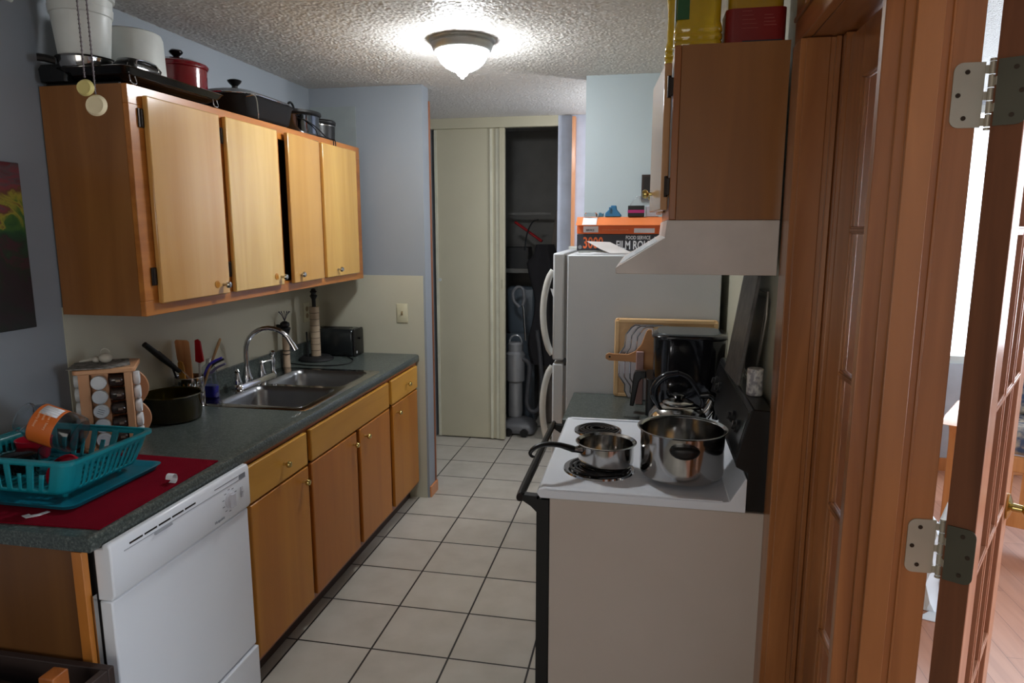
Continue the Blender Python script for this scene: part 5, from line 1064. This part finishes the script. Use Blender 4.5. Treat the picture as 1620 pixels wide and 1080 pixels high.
# glazed leaf helper (15 or 5 lights)
def french(nm, width, cols, thick, m, mx, st=.10):
    """leaf built along +X local, thickness along Y, hinge edge at x=0"""
    H0, H1 = .012, 2.075; root = bpy.data.objects.new(nm, None); COL.objects.link(root); W[root] = Matrix.Identity(4)
    def P(nn, mb, mm, bev=.002, par=None):
        o = finish(mb, nn, mm, bev); o.parent = par or root; W[o] = W[root]; return o
    b = MB(); b.box(0, st, 0, thick, H0, H1); b.box(width-st, width, 0, thick, H0, H1); P('stile', b, m)
    b = MB(); b.box(st, width-st, 0, thick, 1.965, H1); b.box(st, width-st, 0, thick, H0, .25); P('rail', b, mx)
    zs = [.25, .375+.0, .696, 1.016, 1.324, 1.65, 1.965] if 0 else [.25, .696-.07, 1.016-.02, 1.324, 1.65, 1.965]
    zs = [.25, .375, .696, 1.016, 1.330, 1.648, 1.965]
    b = MB()
    for z in zs[1:-1]:
        for (ya, yb, hz) in ((.002, thick-.002, .008), (-.0, thick, .004)): b.box(st, width-st, ya, yb, z-hz, z+hz)
    for k in range(1, cols):
        x = st+(width-2*st)*k/cols
        for (ya, yb, hx) in ((.0025, thick-.0025, .008), (.0, thick, .004)): b.box(x-hx, x+hx, ya, yb, .2505, 1.9645)
    P('muntins', b, m, .001)
    b = MB()  # glazing beads around each light
    for a in range(cols):
        xa, xb_ = st+(width-2*st)*a/cols, st+(width-2*st)*(a+1)/cols
        for (xx0, xx1) in ((xa+.0005, xa+.005), (xb_-.005, xb_-.0005)): b.box(xx0, xx1, thick*.28, thick*.72, .251, 1.964)
    P('glazing_bead', b, m, 0)
    b = MB(); b.box(st, width-st, thick/2-.0015, thick/2+.0015, .251, 1.964); P('glass_pane', b, mat('window_glass', (255, 255, 255), .01, trans=1, ior=1.5), 0)
    return root
M_firlit = wood('fir_lit_wood', (150, 88, 58), (196, 138, 106), 'Z', 1.2, .35, .3, .9)  # fir made paler: living room light is put into the leaf colour
side = french('door_2', .417, 1, .02, M_fir, M_firx, .10); side['kind'] = 'structure'
side.location = (.458, 1.303, 0); side.rotation_euler = (0, 0, pi/2)
leaf = french('door_3', .60, 3, .045, M_firlit, M_firlit); leaf['kind'] = 'structure'
ang = rad(90-30.4); leaf.location = (.5785, 1.2419, 0); leaf.rotation_euler = (0, 0, ang)
LM = Matrix.Translation(leaf.location) @ Matrix.Rotation(ang, 4, 'Z')
k = MB(); k.lathe([(0, 0), (.030, 0), (.031, .004), (.022, .008), (.010, .012), (.009, .03), (.02, .038), (.027, .05), (.026, .062), (.012, .068), (0, .069)], (0, 0, 0), '-Y', 32); k.xf(k.bm.verts, Matrix.Translation((.555, -.0003, 1.005)))
o = finish(k, 'door_knob', M_brass); o.parent = leaf
# dark brown strip laid over the hinge edge of the leaf
k = MB(); k.box(-.0015, -.0002, .001, .044, .014, 2.073); o = finish(k, 'edge_strip', wood('dark_edge_wood', (98, 56, 28), (136, 84, 50), 'Z', 1, .75, 0), 0); o.parent = leaf
# butt hinges
def butt(z, label):
    t = thing('butt_hinge', label, 'hinge', (.540, YP-.005, z), 0, None)
    def leafplate(mb, w, hh, flip):
        pts = []
        r = .014
        for cx_, cz_, a0 in ((w-r, hh-r, 0), (w-r, -hh+r, -pi/2)):
            pass
        pts = [(0, -hh), (w-r, -hh)] + [(w-r+r*sin(a), -hh+r-r*cos(a)) for a in [pi/2*k_/5 for k_ in range(1, 6)]] + [(w-r+r*cos(a), hh-r+r*sin(a)) for a in [pi/2*k_/5 for k_ in range(0, 6)]] + [(0, hh)]
        return mb.prism([(flip*x, zz) for x, zz in pts], 'XZ', 0, .0022)
    b = MB(); v = leafplate(b, .046, .051, -1); b.xf(v, Matrix.Translation((.5305, YP-.0026, z))); p1 = part('jamb_plate', b, M_nickel, t)
    b = MB(); v = leafplate(b, .044, .051, 1); b.xf(v, Matrix.Translation((.5395-.002+.003, 1.2645-.0035-.002, z)) @ Matrix.Rotation(rad(-30.4), 4, 'Z')); p2 = part('leaf_plate', b, mat('dark_bronze_plate', (84, 82, 68), .45, .4), t)
    b = MB()
    for k_ in range(5): b.cyl((.5395, YP-.006, z-.051+.0204*k_+.0006), .0048, .0192, 'Z', 14)
    b.cyl((.5395, YP-.006, z+.0512), .0052, .004, 'Z', 14); b.cyl((.5395, YP-.006, z-.056), .0052, .004, 'Z', 14)
    for k_ in (0, 2, 4): b.box(.5300, .5365, YP-.004, YP-.002, z-.049+.0204*k_, z-.036+.0204*k_)
    for k_ in (1, 3): b.box(.5400, .5435, YP-.021, YP-.008, z-.049+.0204*k_, z-.036+.0204*k_)
    part('knuckle', b, M_nickel, t)
    b = MB()
    for dx, dz in ((-.026, .036), (-.037, 0), (-.026, -.036)): b.cyl((.5305+dx, YP-.0027, z+dz), .0038, .0008, '-Y', 14)
    part('screw', b, mat('dark_screw', (60, 48, 36), .5, .5), p1)
    b = MB()
    for dx, dz in ((.024, .036), (.034, 0), (.024, -.036)): b.cyl((dx, -.0002, dz), .0038, .0008, '-Y', 14)
    b.xf(b.bm.verts, Matrix.Translation((.5405, 1.259, z)) @ Matrix.Rotation(rad(-30.4), 4, 'Z')); part('screw', b, mat('dark_screw', (60, 48, 36), .5, .5), p2)
butt(1.865, 'upper of the two steel butt hinges on the wooden door post')
butt(1.085, 'lower of the two steel butt hinges on the wooden door post')

# ------------------------------------------------------------------ living room
fu = thing('futon_sofa', 'oak-framed sofa with curved arm and slatted front under the bright window', 'sofa', (1.665, 3.98, 0), rad(-30))
FL = 1.55
for X0 in (0, FL):
    b = MB(); b.prism([(.0, 0), (.075, 0), (.07, .50), (.10, .58), (.16, .615), (-.05, .615), (-.01, .56), (.005, .50)], 'YZ', X0, X0+.04); part('front_leg', b, M_oak, fu, .004, L=True)
    b = MB(); b.prism([(.44, 0), (.51, 0), (.50, .5), (.56, .87), (.49, .89), (.43, .5)], 'YZ', X0, X0+.045); part('back_post', b, M_oak, fu, .003, L=True)
    b = MB(); b.prism([(-.10, .6155), (.0, .648), (.43, .648), (.43, .6165), (.0, .6155)], 'YZ', X0-.03, X0+.065); part('armrest', b, M_oak, fu, .006, L=True)
    b = MB(); b.box(X0+.006, X0+.034, .076, .44, .10, .17); part('arm_rail', b, M_oak, fu, L=True)
b = MB(); b.box(.041, FL-.001, .005, .035, .40, .48); part('front_rail', b, M_oak, fu, .003, L=True)
b = MB(); b.box(.041, FL-.001, .005, .035, .10, .20); part('front_rail', b, M_oak, fu, .003, L=True)
for k in range(22):
    b = MB(); b.box(.075+.066*k, .103+.066*k, .012, .028, .2005, .3995); part('slat', b, M_oak, fu, L=True)
b = MB(); b.loft([rrect(FL/2+.02, .23, hx, hy, .06, z) for hx, hy, z in ((.70, .19, .485), (.72, .205, .51), (.72, .205, .60), (.70, .19, .63))]); part('mattress', b, mat('patterned_fabric', (190, 176, 156), .9, vary=(26, .06, (70, 84, 112))), fu, sharp=70, L=True)
b = MB(); b.loft([rrect(FL/2+.02, .385, hx, hy, .03, z) for hx, hy, z in ((.70, .03, .635), (.72, .04, .66), (.72, .04, .86), (.70, .03, .88))]); part('back_cushion', b, mat('patterned_fabric', (190, 176, 156), .9), fu, sharp=70, L=True)
# crumpled paper bag on the living room floor
b = MB(); bm = b.bm; bmesh.ops.create_icosphere(bm, subdivisions=3, radius=.5); random.seed(9)
for v in bm.verts:
    n = v.co.normalized(); f = 1+.25*sin(9*n.x+2*n.z)*cos(7*n.y)+.12*sin(19*n.z+5*n.x); v.co = Vector((n.x*.13*f, n.y*.09*f, max(-.0, n.z*.28*f+.13)))
b.xf(bm.verts, Matrix.Translation((1.33, 3.12, .002)))
solo('plastic_bag', 'crumpled white bag on the wood floor, seen below the lower hinge', 'bag', b, mat('white_bag_film', (232, 236, 242), .4), (1.33, 3.12, .002), sharp=20)
b = MB(); b.prism([(1.20, 2.98), (1.34, 2.93), (1.40, 3.02), (1.28, 3.05)], 'XY', .001, .004); solo('paper_sheet', 'flat white sheet on the wood floor before the crumpled bag', 'paper', b, M_paper, (1.3, 3.0, .001))

# ------------------------------------------------------------------ closet contents
vc = thing('vacuum_cleaner', 'grey upright vacuum cleaner with looped hose standing in the dark closet', 'vacuum cleaner', (-.98, 5.40, 0))
M_vg = mat('silver_grey_plastic', (150, 150, 152), .25, .3)
vx, vy = -1.0, 5.36
b = MB(); b.loft([rrect(vx+.03, vy-.03, hx, hy, .04, z) for hx, hy, z in ((.14, .12, .02), (.145, .125, .05), (.11, .10, .10), (.05, .05, .13))]); part('floor_head', b, mat('dark_grey_plastic', (92, 92, 94), .35), vc, sharp=70)
b = MB(); b.lathe([(0, 0), (.055, 0), (.06, .05), (.056, .28), (.075, .30), (.078, .52), (.06, .54), (.062, .60), (.05, .615), (0, .615)], (vx, vy, .131), 'Z', 32); part('dust_canister', b, M_vg, vc)
b = MB(); b.tube(arc((vx, vy, .74), .05, 0, pi, 12, 'XZ', .06), .008, 8); part('carry_loop', b, M_vg, vc)
b = MB(); b.tube([(vx+.085, vy-.01, .76), (vx+.065, vy, 1.02), (vx+.055, vy, 1.05)], .010, 10); part('wand', b, M_steel, vc)
b = MB(); b.tube([(vx+.058, vy, 1.045), (vx+.07, vy, 1.10), (vx+.06, vy, 1.17), (vx+.02, vy, 1.19), (vx-.02, vy, 1.15), (vx-.015, vy, 1.08), (vx+.03, vy, 1.03)], .013, 10); part('grip', b, mat('grey_grip_plastic', (120, 120, 124), .35), vc)
b = MB(); b.tube([(vx+.06, vy-.03, .62), (vx+.12, vy-.03, .55), (vx+.10, vy-.03, .25), (vx+.16, vy-.03, .18), (vx+.22, vy-.03, .28), (vx+.21, vy-.03, .60), (vx+.18, vy-.03, .85)], .019, 10); part('hose', b, mat('ribbed_grey_hose', (74, 74, 78), .5, bump=(120, .6, .004)), vc)
for sx_ in (-.0, .13): b = MB(); b.cyl((vx-.03+sx_, vy-.16, .035), .032, .02, '-Y', 20); part('wheel', b, M_black, vc)
b = MB(); b.loft([[(x, y, z) for x, y in ((-.80, 5.62), (-.60, 5.60), (-.60, 5.635), (-.80, 5.655))] for z in (.01, 1.2)]+[[(x, y, 1.8) for x, y in ((-.72, 5.66), (-.66, 5.655), (-.66, 5.69), (-.72, 5.695))]])
solo('ironing_board', 'greyish folded ironing board standing upright at the closet right side', 'ironing board', b, mat('taupe_cover', (122, 112, 104), .8), (-.68, 5.63, 0), .006)
b = MB(); b.box(-1.74, -.83, 5.56, 5.84, 1.30, 1.32); b.box(-1.74, -.93, 5.54, 5.559, 1.29, 1.325)
solo('closet_shelf', 'dim shelf across the back of the closet', 'shelf', b, mat('grey_shelf', (110, 108, 104), .5), (-1.1, 5.66, 1.3))
b = MB(); b.box(-1.12, -.93, 5.57, 5.74, 1.322, 1.50); solo('storage_bin', 'black storage bin on the closet shelf', 'bin', b, mat('black_bin', (34, 34, 36), .5), (-1.02, 5.62, 1.322), .006)
b = MB(); b.tube([(-1.02, 5.45, 1.70), (-.93, 5.43, 1.64), (-.80, 5.42, 1.55)], .022, 10, flat=.5); solo('garden_loppers', 'red plastic arm slanting across the closet above the bin', 'tool', b, mat('red_tool_plastic', (150, 26, 30), .4), (-.9, 5.43, 1.6))
b = MB(); b.tube([(-.93, 5.38, 1.48), (-.915, 5.38, 1.60), (-.87, 5.38, 1.70), (-.82, 5.38, 1.72)], .006, 8); solo('hanger_hook', 'thin black curved hook rising in front of the red handle in the closet', 'hook', b, M_black, (-.88, 5.38, 1.48))
b = MB(); bm = b.bm; L_ = []
for k in range(14):
    z = .55+.075*k; wv = .11+.03*sin(k*.7) - (.05 if k > 11 else 0); L_.append([(-.775+wv*cos(a)*(1+.12*sin(5*a+k*.3)), 5.46+.06*sin(a)*(1+.2*sin(4*a)), z) for a in [2*pi*q/36 for q in range(36)]])
b.loft(L_); solo('hanging_coat', 'dark coat hanging in the closet beside the vacuum cleaner', 'coat', b, mat('dark_cloth', (40, 38, 42), .9), (-.775, 5.46, .55), sharp=80)
b = MB(); b.box(-1.74, -.75, 5.60, 5.62, 1.76, 1.78); solo('closet_rod', 'thin grey rail along the closet back wall above the shelf', 'rail', b, mat('grey_shelf', (110, 108, 104), .5), (-1.1, 5.61, 1.77))
b = MB(); b.loft([rrect(-1.0, 5.66, hx, hy, .02, z) for hx, hy, z in ((.10, .07, .78), (.11, .08, .80), (.12, .085, 1.15), (.10, .07, 1.17))]); b.box(-1.12, -.88, 5.59, 5.74, .001, .779)
solo('blue_grey_tub', 'blue-grey tub on a dark carton behind the vacuum in the closet', 'tub', b, mat('blue_grey_plastic', (88, 98, 108), .4), (-1.0, 5.66, .001), .006, sharp=60)

# ------------------------------------------------------------------ lights: living room window daylight, added camera-side fill, hall lamp
def area(nm, loc, rot, sx_, sy_, e, col):
    l = bpy.data.lights.new(nm, 'AREA'); l.shape = 'RECTANGLE'; l.size = sx_; l.size_y = sy_; l.energy = e; l.color = col
    o = bpy.data.objects.new(nm, l); COL.objects.link(o); o.location = loc; o.rotation_euler = rot; return o
area('window_daylight', (4.42, .9, 1.55), (0, rad(90), 0), 1.4, 2.9, 55, (.80, .90, 1))
area('window_daylight_far', (2.5, 4.92, 1.57), (rad(-90), 0, 0), 2.2, 1.4, 12, (.80, .90, 1))
area('camera_side_fill', (-.9, -2.3, 1.5), (rad(90), 0, 0), 1.6, 1.3, 9, (1, .95, .87))  # fill added behind the camera; the back wall has no window
hl = bpy.data.lights.new('hall_lamp', 'POINT'); hl.energy = 13; hl.shadow_soft_size = .08; hl.color = (.95, .96, 1); ho = bpy.data.objects.new('hall_lamp', hl); COL.objects.link(ho); ho.location = (.3, 4.45, 2.0)
w = bpy.data.worlds.new('World'); SC.world = w; w.use_nodes = True
w.node_tree.nodes['Background'].inputs[0].default_value = (.8, .9, 1, 1); w.node_tree.nodes['Background'].inputs[1].default_value = .3

# ------------------------------------------------------------------ camera
cam = bpy.data.cameras.new('Camera'); co = bpy.data.objects.new('Camera', cam); COL.objects.link(co); SC.camera = co
cam.sensor_fit = 'HORIZONTAL'; cam.sensor_width = 36; cam.lens = 36*1079.5/1620; cam.clip_start = .02
co.location = (0, 0, 1.6523); co.rotation_euler = (rad(90-9.417), 0, rad(10.88))
SC.view_settings.view_transform = 'Standard'; SC.view_settings.look = 'None'; SC.view_settings.exposure = 1.25; SC.view_settings.gamma = 1
SC.view_settings.use_curve_mapping = False
